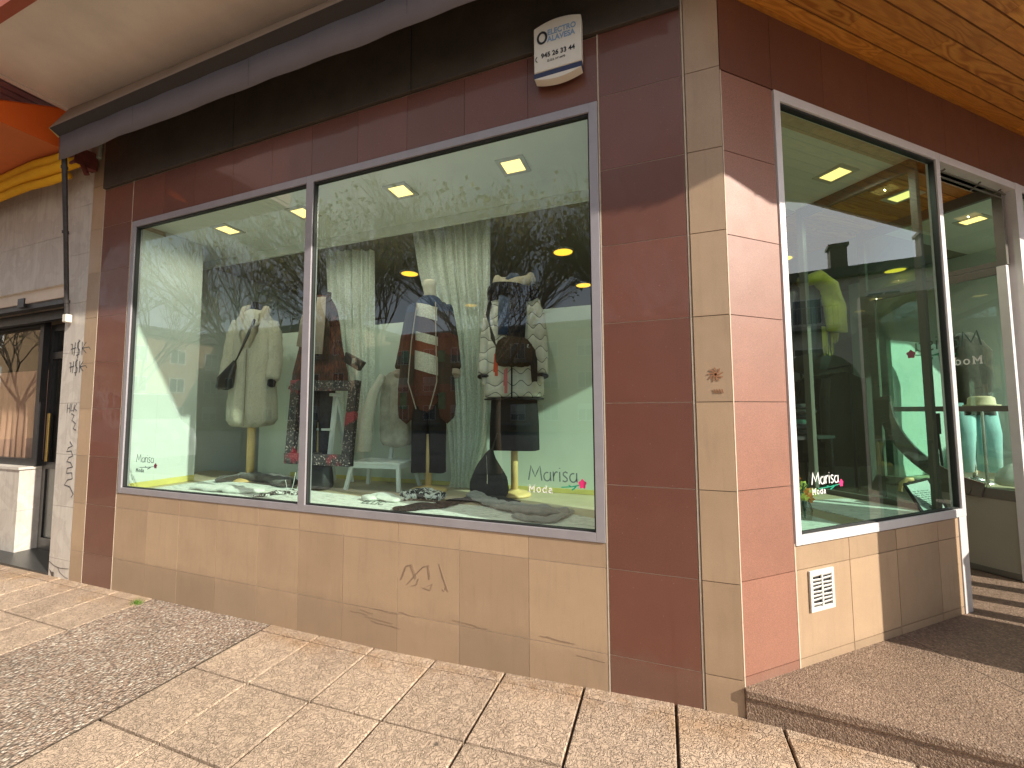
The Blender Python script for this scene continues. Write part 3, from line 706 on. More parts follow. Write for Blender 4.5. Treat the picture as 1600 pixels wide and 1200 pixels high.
mb=MB(); mb.prism([rp(3.11,.16),(7,3.2),(7,5.3),(-5.3,5.3),(-5.3,.97),(.2,.97),rp(1.1,.95),rp(1.96,.95),rp(1.96,1.96),rp(3.11,1.96)],3.306,3.36); mb.build('shop_ceiling',surf('shaded_ceiling_tone',(.30,.28,.22),.8,.03,3),SH)  # same ceiling further in, its dimness mixed into a darker colour
mb=MB(); mb.box(-5.2,.2,.955,.985,3.22,3.303); mb.build('ceiling_beam',M['ceil'],SH)
# side glass of the recess and the glazed back of the recess
def side_glass(name,s,n0,n1,post=True):
    w=thing(name,None,None); w.parent=SH; mb=MB(RF)
    mb.box(s-.02,s+.02,n0,n1,3.215,3.302); mb.box(s-.02,s+.02,n0,n1,.785,.83)
    mb.box(s-.022,s+.022,n0,n0+.04,.83,3.215); mb.box(s-.024,s+.024,n1-.05,n1,.18,3.302)
    mb.build('side_frame',M['doorf'],w,bevel=.002)
    mb=MB(RF); mb.box(s-.015,s+.015,n0,n1-.05,.18,.785); mb.build('kick_panel',M['doorp'],w)
    g=MB(RF); g.add([(s,n0+.04,.83),(s,n1-.05,.83),(s,n1-.05,3.215),(s,n0+.04,3.215)],[(0,1,2,3)]); g.build('pane',M['glassr'],w)
side_glass('side_window',1.958,.085,.93)
# glazed door leaf standing open on the right of the recess, transom above
def leaf():
    w=thing('entrance_door',None,None); w.parent=SH; w['label']='tall glazed door leaf standing open with solid lower panel'
    s=3.03; mb=MB(RF); a,b=s-.02,s+.02
    mb.box(a,b,.93,1.05,.185,2.63); mb.box(a,b,.10,.93,2.57,2.63); mb.box(a,b,.10,.93,1.475,1.52); mb.box(a,b,.10,.93,.78,.86); mb.box(a,b,.10,.93,.185,.23)
    mb.build('door_frame',M['doorf'],w,bevel=.003)
    mb=MB(RF); mb.box(a,b,.045,.099,.185,2.63); mb.build('meeting_stile',M['alu_sun'],w,bevel=.002)
    mb=MB(RF); mb.box(s-.012,s+.012,.10,.93,.23,.78); mb.build('kick_panel',M['doorp'],w)
    for z0,z1 in ((1.52,2.57),(.86,1.475)):
        g=MB(RF); g.add([(s,.10,z0),(s,.93,z0),(s,.93,z1),(s,.10,z1)],[(0,1,2,3)]); g.build('pane',M['glassr'],w)
    # curved bar across the leaf
    ring=[]
    for i in range(19):
        t=R(0-78*i/18); ring.append(Vector((s-.035,.10+.80*cos(t),1.62+.80*sin(t)*1.0)))
    mb=MB(RF)
    for i in range(18):
        p,q=ring[i],ring[i+1]; mb.bar(p,q,.022,.12,up=(Vector((s-.035,.10,1.62))-((p+q)/2)))
    mb.build('curved_bar',M['doorf'],w)
    mb=MB(RF); mb.tube([Vector((s-.055,.10+(q.y-.10)*.92,1.62+(q.z-1.62)*.92)) for q in ring],.006,6); mb.build('curved_bead',M['steel'],w)
    mb=MB(RF); mb.tube([(s-.06,.375,.87),(s-.06,.38,1.52)],.013); mb.tube([(s-.06,.375,.90),(s-.01,.375,.90)],.008); mb.tube([(s-.06,.38,1.49),(s-.01,.38,1.49)],.008); mb.build('pull_handle',M['steel'],w)
    mb=MB(RF); mb.box(a-.008,a,.50,.55,1.28,1.46); mb.bar((s-.03,.52,1.3),(s-.03,.50,.9),.016,.010,up=(1,0,0)); mb.build('door_lock',M['black'],w)
    # lettering applied to the far side reads mirrored
    o=RF@Vector((s-.022,.215,2.02)); 
    mb=MB(); ww=write(mb,'Marisa',GLY,.085,.011,o,DN,Z,-DD); mb.build('shop_name',M['txg'],w)
    mb=MB(); write(mb,'Moda',SER,.042,.010,o-Z*.15,DN,Z,-DD,1.12); mb.build('shop_word',M['txw'],w)
    p,g=MB(),MB(); rose(p,g,o+DN*(ww+.02)-Z*.02,DN,Z,-DD,.036,.3); p.build('rose_emblem',M['pink'],w); g.build('rose_stem',M['green'],w)
leaf()
w=thing('side_window',None,None); w.parent=SH; mb=MB(RF); s=3.05
mb.box(s-.02,s+.02,.045,1.06,3.215,3.302); mb.box(s-.02,s+.02,.045,.10,2.64,3.215); mb.box(s-.02,s+.02,1.0,1.06,.185,3.215); mb.box(s-.02,s+.02,.10,1.0,2.64,2.68)
mb.build('side_frame',M['doorf'],w); g=MB(RF); g.add([(s,.1,2.68),(s,1.0,2.68),(s,1.0,3.215),(s,.1,3.215)],[(0,1,2,3)]); g.build('pane',M['glassr'],w)
# right-hand display box seen through the leaf
mb=MB(RF); mb.box(3.30,4.85,.96,1.0,.82,2.2); mb.build('partition',M['white'],SH,bevel=.003)
mb=MB(RF); mb.box(3.10,4.9,.1,.95,.2,.82); mb.build('display_deck',M['deckw'],SH)
mb=MB(RF); mb.box(3.09,5,.12,.95,3.296,3.33); mb.build('display_ceiling',M['ceil'],SH)
mb=MB(RF); mb.box(4.9,5.0,.12,2.2,.18,3.3); mb.build('display_side_wall',M['white'],SH)
# back of the recess: closed glazed wall
mb=MB(RF); 
for a,b,c,d in ((1.98,2.04,.18,3.302),(2.04,3.0,3.2,3.3),(2.04,3.0,.18,.25),(2.50,2.54,.25,3.2),(2.04,2.5,2.55,2.62),(2.54,3.0,2.55,2.62)): mb.box(a,b,1.90,1.94,c,d)
mb.build('recess_glazing_frame',M['doorf'],SH)
# graffiti, scratches and vent are marks / things on the wall
mb=MB(); o=at(628,905,-.0015); G=[[(0,0),(.03,.09),(.06,.10),(.09,.02)],[(.04,-.02),(.09,.05),(.13,.10),(.16,.11),(.17,.03)],[(.06,-.03),(.09,-.02),(.10,.02)],[(.13,-.03),(.17,-.04),(.18,.0),(.15,-.02)],[(.22,.13),(.24,.06),(.27,-.03)],[(.24,-.02),(.25,-.03),(.26,.0)]]
for s_ in G: ribbon(mb,[(a*1.25,b) for a,b in s_],.0035,o,X,Z,-Y_)
for s_ in G[:2]: ribbon(mb,[(a*1.25-.008,b-.006) for a,b in s_],.002,o,X,Z,-Y_)
mb.build('scratched_scrawl',M['scratch'],SH); mb=MB()
random.seed(3)
for k in range(12):
    mb=MB(); x=random.uniform(-2.4,-.4); z=random.uniform(.12,.24); l=random.uniform(.04,.22); ribbon(mb,[(x+l*t,z-.05*t*l+random.uniform(-.004,.004)) for t in (0,.3,.6,1)],.0016,Vector((0,-.001,0)),X,Z,-Y_); mb.build('scratch_mark',M['scratch'],SH)
mb=MB(); o=at(1118,585,-.0055)
for k in range(9):
    a=k*.7; ribbon(mb,[(0,0),(.02*cos(a),.02*sin(a)),(.035*cos(a+.3),.035*sin(a+.3))],.006,o,X,Z,-Y_)
mb.build('paint_chip',surf('chipped_tile_core',(.30,.13,.06),.8),SH)
mb=MB()
for k in range(4): ribbon(mb,[(-.01+.012*k,-.075),(-.004+.012*k,-.095)],.005,o,X,Z,-Y_)
mb.build('paint_chip',surf('chipped_tile_core_small',(.30,.13,.06),.8),SH)

# ------------------------------------------------------------------ neighbour on the left
NB=thing('neighbouring_shop_building','grey marble clad shop on the far left with recessed black door','building')
def neighbour():
    mb=MB()
    zz=[-.12,.10,.60,1.10,1.60,2.10,2.60,3.1,3.6,4.1,4.5]
    for a,b in zip(zz,zz[1:]): mb.box(-5.655,-5.306,.002,.05,a+.0015,b-.0015)
    mb.build('marble_pier',M['marble'],NB)
    mb=MB(); mb.box(-5.66,-5.306,.05,.7,-.2,4.6); mb.build('pier_core',M['conc'],NB)
    mb=MB()
    for i in range(12):
        x1=-5.66-.40*i
        for a,b in ((2.84,3.36),(3.36,3.9),(3.9,4.4)): mb.box(x1-.4+.0015,x1-.0015,.03,.06,a+.0015,b-.0015)
    mb.build('marble_lintel',M['marble'],NB)
    mb=MB(); mb.box(-11,-5.66,.062,.6,2.72,4.6); mb.build('lintel_core',M['conc'],NB)
    mb=MB(); mb.box(-11,-5.665,.08,.16,2.66,2.80); mb.box(-11,-5.665,.20,.26,2.55,2.66); mb.build('shutter_box',M['black'],NB)
    mb=MB(); mb.tube([(-11,.09,2.72),(-5.67,.09,2.72)],.018); mb.box(-6.75,-6.62,.05,.12,2.68,2.78); mb.build('shutter_track',M['black'],NB)
    # marble block under the window
    mb=MB()
    for i in range(9):
        x1=-6.86-.42*i
        for a,b in ((-.1,.40),(.40,.86)): mb.box(x1-.42+.0015,x1-.0015,.20,.6,a+.001,b-.001)
    mb.build('marble_sill_wall',M['marble'],NB)
    mb=MB(); mb.box(-11,-6.84,.185,.62,.862,.89); mb.build('window_sill',surf('pale_stone_sill',(.55,.50,.44),.6),NB)
    w=thing('shop_window',None,None); w.parent=NB; mb=MB()
    mb.box(-6.90,-6.82,.30,.36,.89,2.6); mb.box(-11,-6.9,.30,.36,.89,.97); mb.box(-11,-6.9,.30,.36,2.54,2.6); mb.box(-8.6,-8.54,.30,.36,.97,2.54); mb.build('window_frame',M['black'],w)
    g=MB(); g.add([(-11,.33,.97),(-6.9,.33,.97),(-6.9,.33,2.54),(-11,.33,2.54)],[(0,1,2,3)]); g.build('pane',M['glassd'],w)
    d=thing('door',None,None); d.parent=NB; mb=MB(); y0,y1=.36,.41
    mb.box(-6.81,-6.74,y0,y1,-.06,2.55); mb.box(-5.76,-5.70,y0,y1,-.06,2.55); mb.box(-6.74,-5.76,y0,y1,2.47,2.55); mb.box(-6.74,-5.76,y0,y1,2.14,2.22); mb.box(-6.74,-5.76,y0,y1,.86,.94); mb.box(-6.74,-5.76,y0,y1,-.06,.08); mb.build('door_frame',M['black'],d)
    mb=MB(); mb.box(-6.74,-5.76,.38,.40,.08,.86); mb.build('door_panel',surf('grey_door_panel',(.16,.16,.14),.3,.2,5),d)
    g=MB(); g.add([(-6.74,.39,.94),(-5.76,.39,.94),(-5.76,.39,2.14),(-6.74,.39,2.14)],[(0,1,2,3)]); g.add([(-6.74,.39,2.22),(-5.76,.39,2.22),(-5.76,.39,2.47),(-6.74,.39,2.47)],[(0,1,2,3)]); g.build('pane',M['glassd'],d)
    mb=MB(); mb.tube([(-6.66,.33,.95),(-6.66,.33,1.5)],.014); mb.build('door_handle',surf('brass_handle',(.55,.38,.12),.3,.1,5,0,80,.5,.8),d)
    mb=MB(); mb.box(-6.86,-5.66,.0,.42,-.12,-.055); mb.box(-11,-6.86,.0,.2,-.12,-.055); mb.build('threshold',M['blackstone'],NB)
    mb=MB(); mb.box(-11,-5.3,2.2,2.3,-.2,4.6); mb.box(-5.70,-5.66,.42,2.2,-.2,2.6); mb.build('inner_wall',surf('cafe_wall',(.16,.11,.07),.8),NB)
    mb=MB(); mb.box(-11.1,-11,-.05,2.2,-.2,4.6); mb.build('side_wall',surf('cafe_side_wall',(.30,.24,.18),.8),NB)
    mb=MB(); mb.box(-11,-5.70,.6,2.2,2.75,2.85); mb.build('inner_ceiling',surf('cafe_ceiling',(.25,.22,.18),.8),NB)
    mb=MB(); mb.box(-11,-5.7,.42,2.2,-.2,-.12); mb.build('inner_floor',M['floorin'],NB)
    # hairline cracks and the broken corner
    mb=MB(); o=Vector((-5.655,.0,.0)); 
    ribbon(mb,[(.0,.065),(.1,.03),(.2,.02),(.34,.03)],.004,o,X,Z,-Y_); ribbon(mb,[(.16,.025),(.2,-.02),(.28,-.05),(.34,-.06)],.003,o,X,Z,-Y_)
    mb.add([(-5.64,.0005,-.01),(-5.60,.0005,-.03),(-5.56,.0005,-.03),(-5.555,.0005,-.10),(-5.60,.0005,-.07)],[(0,1,2,3,4)]); mb.build('crack',M['groutd'],NB)
    # tags sprayed on the marble
    mb=MB(); 
    def tg(px,py,strokes,sc,w=.008):
        mb=MB(); o=at(px,py,-.0); o.y=.0005
        for s_ in strokes: ribbon(mb,[(a*sc,b*sc) for a,b in s_],w,o,X,Z,-Y_)
        mb.build('spray_tag',M['spray'],NB)
    Hs=[[(-.1,.9),(.1,.9),(.15,.1)],[(.5,1),(.4,0)],[(-.05,.5),(.6,.6)],[(1.1,1.1),(.8,.95),(.8,.6),(1.1,.4),(1.05,.05),(.7,.0)],[(.95,1.2),(.9,-.25)],[(1.4,1.0),(1.45,.0)],[(1.9,.95),(1.45,.5),(2.0,.1)],[(1.45,.5),(2.3,.55),(2.5,.35)]]
    tg(111,556,Hs,.13); tg(109,583,Hs,.115)
    tg(105,645,[[(0,1),(.0,0)],[(0,.5),(.5,.5)],[(.5,1),(.5,0)],[(.8,1),(.7,.2),(1.1,.3)],[(1.3,.9),(1.2,.1)],[(1.7,1),(1.3,.5),(1.8,.2)]],.09,.006)
    tg(110,672,[[(0,1),(.3,.9),(.1,.6),(.5,.4),(.3,.1),(.6,0)]],.16)
    squig=[[(.3,.0),(.6,-.25),(.2,-.35),(.0,-.6),(.5,-.55),(.7,-.85),(.3,-.95),(.1,-1.2),(.5,-1.25),(.75,-1.5),(.2,-1.6),(.15,-1.9),(.7,-1.85),(.8,-2.2),(.3,-2.3),(.0,-2.6),(.6,-2.7),(1.0,-3.1),(.8,-3.3)]]
    tg(105,690,squig,.16,.009)
neighbour()
# salmon curtains and café lace behind the neighbour's window
def wavy(name,x0,x1,y,z0,z1,amp,fr,mat,parent=None,nx=160,thick=.003,flare=None,zrag=0):
    mb=MB(); nz=14; vs=[];fs=[]
    for j in range(nz+1):
        t=j/nz
        for i in range(nx+1):
            u=i/nx; a,b=(x0,x1) if flare is None else flare(t)
            x=a+(b-a)*u; am=amp*(.5+.5*t if flare is None else 1)
            vs.append((x+.01*sin(u*fr*1.3+t*3),y+am*(sin(u*fr*2*PI)+.45*sin(u*fr*2*PI*1.73+1+t*1.5)),z1+(z0-z1)*t+zrag*sin(u*40)*(1-t)*.5))
    for j in range(nz):
        for i in range(nx): q=j*(nx+1)+i; fs.append((q,q+1,q+nx+2,q+nx+1))
    mb.add(vs,fs); return mb.build(name,mat,parent,smooth=True,fix=False)
tag(wavy('curtain',-10.8,-6.95,.44,.95,2.03,.018,26,M['rosecur']),'pleated salmon half curtain in the far left shop window','curtain')

# ------------------------------------------------------------------ awnings, pipe, alarm, vent
AW=thing('awning','retracted grey cloth awning with scalloped valance above the main display window','awning',(-5.2,-.3,4.1))
def loc(*pts,o=Vector((-5.2,-.3,4.1))): return [Vector(p)-o for p in pts]
mb=MB(); mb.slab(loc((-5.23,-.362,4.125),(.10,-.362,4.125),(.10,-.03,4.50),(-5.42,-.165,4.50)),.004); mb.build('cloth_cover',M['awnb'],AW)
mb=MB(); mb.slab(loc((-5.23,-.365,4.122),(.10,-.365,4.122),(.10,-.300,4.078),(-5.215,-.300,4.078)),.02); mb.build('front_bar',M['awnd'],AW,bevel=.003)
mb=MB(); mb.slab(loc((-5.236,-.366,4.126),(-5.236,-.298,4.076),(-5.236,-.285,4.10),(-5.236,-.35,4.15)),.006); mb.build('end_cap',surf('worn_yellow_cap',(.55,.50,.20),.5),AW)
mb=MB(); n=220; vs=[];fs=[]
for i in range(n+1):
    u=i/n; x=-5.20+5.30*u; sc=.222+.008*abs(sin(u*PI*5+.4))+.002*sin(u*70)
    y=-.302+.002*sin(u*60)
    vs+=loc((x,y,4.076),(x,y+.004*sin(u*23)+.004,4.076-sc))
for i in range(n): fs.append((2*i,2*i+2,2*i+3,2*i+1))
mb.add(vs,fs); mb.build('valance',M['awn'],AW,smooth=True,fix=False,solid=.003)
for xx in (-4.1,-2.75,-1.4,-.2):
    mb=MB(); mb.add(loc((xx,-.310,4.074),(xx+.004,-.310,4.074),(xx+.004,-.304,3.86),(xx,-.304,3.86)),[(0,1,2,3)]); mb.build('valance_seam',surf('stitched_seam',(.09,.078,.08),.9),AW)

OA=thing('orange_awning','orange box awning of the neighbouring shop at the far left','awning',(-6,-.4,4.2))
def loc2(*pts): return [Vector(p)-Vector((-6,-.4,4.2)) for p in pts]
mb=MB(); mb.slab(loc2((-5.47,-.14,4.525),(-5.47,-.10,4.10),(-5.47,-.95,4.10)),.004); mb.build('side_cheek',M['orange'],OA)
mb=MB(); mb.slab(loc2((-11,-.95,4.098),(-5.472,-.95,4.098),(-5.472,-.10,4.098),(-11,-.10,4.098)),.004); mb.build('underside_cloth',surf('deep_orange_cloth',(.50,.13,.03),.8,.15,1.2),OA)
mb=MB(); mb.slab(loc2((-11,-.96,4.10),(-5.47,-.96,4.10),(-5.47,-.14,4.53),(-11,-.14,4.53)),.004); mb.build('awning_cloth',M['orange'],OA)
YA=thing('yellow_awning','rolled yellow awning hanging under the orange awning','awning',(-6,-.1,3.7))
mb=MB(); 
for y,z,r in ((-.145,4.04,.052),(-.155,3.945,.050),(-.135,3.862,.036)):
    P=[Vector((-11+5.78*i/16-(.06 if r<.04 else 0)*(i/16)*4,y+.008*sin(i*1.7),z+.010*sin(i*1.1)))-Vector((-6,-.1,3.7)) for i in range(17)]
    mb.tube(P,[r*(1+.07*sin(i*1.9)) for i in range(17)],12)
mb.build('cloth_roll',M['yellow'],YA,smooth=True,disp=.015,dscale=.12)
mb=MB(); mb.box(.70,.79,-.09,.08,.20,.37); mb.tube([(.76,-.05,.30),(.80,.0,.12)],.022); mb.build('roller_bracket',surf('rusty_bracket',(.14,.03,.02),.7,.3,20),YA)
# ribbed underside of the neighbour's balcony
mb=MB()
for i in range(46):
    x=-5.49-.12*i; mb.box(x-.085,x,-2.4,-.02,4.74,4.80); mb.box(x-.12,x-.085,-2.4,-.02,4.77,4.80)
mb.box(-11.1,-5.475,-2.4,.02,4.80,9)
mb.build('ribbed_balcony_underside',surf('mauve_ribbed_metal',(.40,.27,.27),.6,.15,4),NB)
p0=at(100.5,246,-.27); p1=at(104.5,492,-.04)
mb=MB(); mb.tube([p0,p0.lerp(p1,.5)+Vector((.004,0,0)),p1],[.020,.018,.019])
for t in (.05,.45,.9): q=p0.lerp(p1,t); q2=p0.lerp(p1,t+.02); mb.tube([q,q2],.025)
dp=mb.build('crank_rod',M['pipe'],None,smooth=False); tag(dp,'thin dark worn rod hanging in front of the grey marble wall','rod')
mb=MB(); mb.box(p1.x-.035,p1.x+.03,p1.y-.02,p1.y+.03,p1.z-.075,p1.z+.005); mb.build('rod_bracket',M['plast'],dp,bevel=.008)
q=at(152,236,-.02); mb=MB(); mb.box(q.x-.07,q.x+.06,-.035,-.002,q.z-.09,q.z+.09); tag(mb.build('junction_box',surf('grey_green_plastic',(.30,.32,.26),.5),None,bevel=.008),'small grey green junction box at the left end of the dark band','junction box')

AL=thing('alarm_box','cream alarm bell box with navy band and phone number on dark red fascia','alarm box',(-.517,-.022,3.45))
def shield(y0,y1,w,zb,zt,ab,atp,n=16):
    mb=MB(); top=[(-w/2+w*i/n, zt-.0+atp*(1-(2*i/n-1)**2)-.0) for i in range(n+1)]; bot=[(w/2-w*i/n, zb-ab*(1-(2*i/n-1)**2)) for i in range(n+1)]
    P=top+bot; N=len(P); mb.add([(x,y0,z) for x,z in P]+[(x,y1,z) for x,z in P],[tuple(range(N)),tuple(range(N,2*N))[::-1]]+[(i,(i+1)%N,N+(i+1)%N,N+i) for i in range(N)]); return mb
shield(-.055,-.001,.285,.055,.335,0,.028).build('cover',M['plast'],AL,bevel=.006)
shield(-.052,-.003,.288,.02,.053,0,0).build('navy_band',M['navy'],AL,bevel=.003)
shield(-.055,-.002,.280,.018,.0185,.026,0).build('lower_lip',M['plast'],AL)
FY=-.0558
text_mesh('lettering','ELECTRO',.047,M['txb'],AL,Vector((-.058,FY,.268)),X,Z,sx=.86,bold=.0012)
text_mesh('lettering','ALAVESA',.047,M['txb'],AL,Vector((-.058,FY,.226)),X,Z,sx=.86,bold=.0012)
text_mesh('phone_number','945 26 33 44',.041,M['txk'],AL,Vector((-.098,FY,.135)),X,Z,sx=.93,bold=.0008)
text_mesh('small_print','D.G.S. Nº 4470',.017,M['txk'],AL,Vector((-.060,FY,.104)),X,Z)
mb=MB(); 
ribbon(mb,arc(-.090,.262,.026,.034,20,380,18),.013,Vector((0,FY,0)),X,Z,-Y_); mb.build('ring_logo',M['txk'],AL); mb=MB(); ribbon(mb,[(-.122,.152),(-.130,.142),(-.130,.128),(-.120,.118)],.004,Vector((0,FY,0)),X,Z,-Y_)
mb.build('phone_symbol',M['txk'],AL)

VE=thing('vent_grille','white metal vent grille low on the beige plinth right of the corner','vent',RF@Vector((.575,0,.545)),PHI)
mb=MB(); w,h=.19,.21
mb.box(-w/2,w/2,-.012,-.001,-h/2,-h/2+.022); mb.box(-w/2,w/2,-.012,-.001,h/2-.022,h/2); mb.box(-w/2,-w/2+.020,-.012,-.001,-h/2+.022,h/2-.022); mb.box(w/2-.020,w/2,-.012,-.001,-h/2+.022,h/2-.022); mb.box(-.006,.006,-.012,-.003,-h/2+.022,h/2-.022)
mb.build('vent_frame',M['vent'],VE,bevel=.002)
for sx in (-1,1):
    for k in range(8):
        z=-h/2+.034+k*.0205; mb=MB(); x0,x1=(.007,.074) if sx>0 else (-.074,-.007)
        a=.003*sin(k*2.1+sx); mb.add([(x0,-.004,z-.004),(x1,-.004,z-.004+a),(x1,-.011,z+.006+a),(x0,-.011,z+.006),(x0,-.002,z),(x1,-.002,z+a),(x1,-.009,z+.010+a),(x0,-.009,z+.010)],[(0,1,2,3),(4,7,6,5),(0,4,5,1),(2,6,7,3),(0,3,7,4),(1,5,6,2)])
        mb.build('slat',M['vent'],VE)
mb=MB(); mb.box(-.074,.074,-.0015,-.0008,-h/2+.02,h/2-.02); mb.build('backing',M['dark'],VE)

mb=MB(RF); mb.box(2.15,2.98,.55,1.5,.180,.192)
tag(mb.build('doormat',M['cord'],None,bevel=.004),'rust brown doormat lying in the shop entrance','doormat')
random.seed(11); mb=MB(); c=Vector((-4.08,-.10,gz(-4.08)))
for k in range(70):
    a=random.uniform(0,2*PI); r=random.uniform(0,.035); b=c+Vector((r*cos(a)*1.5,r*sin(a),-.003)); t=b+Vector((random.uniform(-.03,.03),random.uniform(-.03,.03),random.uniform(.015,.05))); w=Vector((.002,.001,0))
    mb.add([b-w,b+w,t],[(0,1,2)])
tag(mb.build('grass_tuft',surf('grass_blade',(.10,.20,.02),.7),None,fix=False),'small green grass tuft growing in a pavement joint','grass tuft')
#@@PART2
# ------------------------------------------------------------------ lamps
def rat(px,py,n):
    """pixel -> point on the plane parallel to the angled facade, n metres behind it"""
    r=CX*((px-800)/FPX)-CU*((py-600)/FPX)+CF; P=PC+DN*n; t=(P-CAM).dot(DN)/r.dot(DN); return CAM+r*t
lab=['leftmost square ceiling lamp over the teddy coat','square ceiling lamp just left of the big window mullion','square ceiling lamp between mullion and tall lace curtain','square ceiling lamp below the alarm box, nearest the window corner','square ceiling lamp in the right hand display window','square lamp set in the pine recess ceiling by the door','square ceiling lamp seen beyond the open door leaf']
pos=[(-3.975,.439,3.3,0),(-3.0,.435,3.3,0),(-1.954,.433,3.3,0),(-.976,.433,3.3,0),(1.302,1.398,3.3,PHI),(1.967,1.988,3.298,PHI),(2.842,2.778,3.294,PHI)]
L0=None
for q,lb in zip(pos,lab):
    if L0 is None:
        L0=thing('square_ceiling_lamp',lb,'ceiling lamp',q[:3],q[3],'square lamps in the shop ceiling')
        mb=MB(); a,b=.074,.105
        mb.box(-b,b,-b,-a,-.006,.004); mb.box(-b,b,a,b,-.006,.004); mb.box(-b,-a,-a,a,-.006,.004); mb.box(a,b,-a,a,-.006,.004); mb.build('lamp_trim',M['trim'],L0)
        mb=MB(); mb.box(-.073,.073,-.073,.073,-.003,.003)
        mb.build('lamp_diffuser',M['lamp'],L0)
    else:
        c=copy_tree(L0); c.location=q[:3]; c.rotation_euler=(0,0,q[3]); c['label']=lb
L1=None
for x,y,lb in ((-1.0,2.161,'large round yellow ceiling lamp right of the quilted coat'),(-1.0,3.475,'round yellow ceiling lamp deeper in the shop right of the quilted coat'),(-3.04,2.167,'round yellow ceiling lamp left of the tall lace curtain'),(-3.0,3.9,'small far round ceiling lamp left of the striped knit'),(1.4,3.3,'round lamp deep in the shop behind the scarf mannequin'),(2.9,4.3,'far round lamp deep behind the door side')):
    if L1 is None:
        L1=thing('round_ceiling_lamp',lb,'ceiling lamp',(x,y,3.305),0,'round lamps in the shop ceiling')
        mb=MB(); mb.lathe([(.125,.0),(.125,-.012),(.108,-.016),(.105,-.004)],32); mb.build('lamp_trim',M['trim'],L1)
        mb=MB(); mb.lathe([(.103,-.004),(.103,-.012)],32); mb.build('lamp_diffuser',M['lampw'],L1)
    else:
        c=copy_tree(L1); c.location=(x,y,3.305); c['label']=lb

def lamp_light(o,w,zoff=-.0075):
    ld=bpy.data.lights.new('lamp_light','SPOT'); ld.energy=w; ld.spot_size=R(165); ld.spot_blend=.6; ld.shadow_soft_size=.003; ld.color=(1,.90,.72)
    k=bpy.data.objects.new('lamp_light',ld); COL.objects.link(k); k.location=(o.location.x,o.location.y,o.location.z+zoff)
for o in [q for q in bpy.data.objects if q.name.startswith('square_ceiling_lamp')]: lamp_light(o,11 if o.location.x<1 else (12 if o.location.x<1.5 else 5))
for o in [q for q in bpy.data.objects if q.name.startswith('round_ceiling_lamp')]: lamp_light(o,6 if o.location.x<1 else 6)

# ------------------------------------------------------------------ display figures
def sleeve(side,pts,r,mat,parent,name='sleeve',disp=0,ds=.05):
    mb=MB(); n=len(pts); P=[]; rr=[]
    for i in range(n-1):
        for k in range(4):
            t=k/4; P.append(Vector(pts[i])*(1-t)+Vector(pts[i+1])*t); rr.append(r[i]*(1-t)+r[i+1]*t)
    P.append(Vector(pts[-1])); rr.append(r[-1])
    rr=[q*(1+.05*sin(i*2.3)) for i,q in enumerate(rr)]
    mb.tube(P,rr,20); return mb.build(name,mat,parent,smooth=True,sub=1,disp=disp,dscale=ds)
def stand(f,h,r=.17,pr=.028,mat=None):
    mb=MB(); mb.tube([(0,0,.0),(0,0,h)],[pr*1.05,pr]); mb.build('pole',mat or M['pine'],f,smooth=True)
    mb=MB(); mb.lathe([(r,.0),(r,.012),(r*.8,.03),(r*.3,.045),(.05,.05)],28); mb.build('stand_base',mat or M['pine'],f,smooth=True)
DZ=.80
# teddy coat
A=thing('mannequin','mannequin in cream teddy coat with black bag on pale wooden pole at the left','mannequin',(-4.02,.80,DZ),R(24),'dressed mannequins in the display window')
stand(A,.75,.19,.046)
mb=MB(); mb.loft([(0,0,.53,.31,.22),(0,0,.70,.30,.21),(0,0,.9,.285,.195),(0,0,1.15,.262,.175),(0,0,1.38,.262,.165),(0,0,1.55,.268,.155),(0,0,1.66,.240,.135),(0,0,1.735,.17,.11),(0,.01,1.79,.10,.09)],56,.04,6,.4)
mb.build('coat_body',M['teddy'],A,smooth=True,sub=1,disp=.022,dscale=.035)
for s in (-1,1): sleeve(s,[(s*.195,0,1.655),(s*.25,-.01,1.5),(s*.285,-.03,1.24),(s*.29,-.11,1.02)],[.085,.098,.09,.082],M['teddy'],A,disp=.02,ds=.035)
for s in (-1,1): sleeve(s,[(s*.29,-.11,1.03),(s*.29,-.135,.965)],[.05,.045],M['kblack'],A,'glove')
mb=MB()  # shawl collar
mb.tube([(-.10,.06,1.80),(-.135,-.02,1.77),(-.12,-.10,1.66),(-.07,-.155,1.50),(-.04,-.175,1.36)],[(.035,.05),(.038,.055),(.042,.06),(.036,.05),(.015,.02)],14)
mb.tube([(.08,.06,1.79),(.14,-.0,1.775),(.14,-.09,1.69),(.075,-.155,1.55),(.02,-.18,1.36)],[(.035,.05),(.045,.06),(.05,.07),(.04,.055),(.015,.02)],14)
mb.build('fur_collar',M['hoodfur'],A,smooth=True,disp=.02,dscale=.03)
mb=MB(); mb.loft([(0,-.02,1.5,.09,.11),(0,0,1.7,.085,.085),(.0,.02,1.84,.06,.06),(0,.02,1.865,.05,.05)],20); mb.build('neck',M['kblack'],A,smooth=True)
mb=MB(); mb.tube([(.06,-.14,1.66),(.0,-.20,1.46),(-.09,-.225,1.25),(-.19,-.225,1.10)],[(.018,.007)]*4,10); mb.build('shoulder_strap',M['kleather'],A,smooth=True)
mb=MB(); mb.loft([(-.245,-.215,.93,.06,.03),(-.24,-.22,.95,.10,.045),(-.225,-.22,1.05,.10,.05),(-.16,-.21,1.16,.05,.035),(-.13,-.21,1.22,.02,.015)],24,.05,5); tag(mb.build('black_pouch_bag',M['kleather'],None,smooth=True),'small black pouch bag hanging on the cream teddy coat','bag').matrix_world=Matrix.Translation(Vector((-4.02,.80,DZ)))@Matrix.Rotation(R(24),4,'Z')@Matrix.Diagonal((.80,.76,1,1))
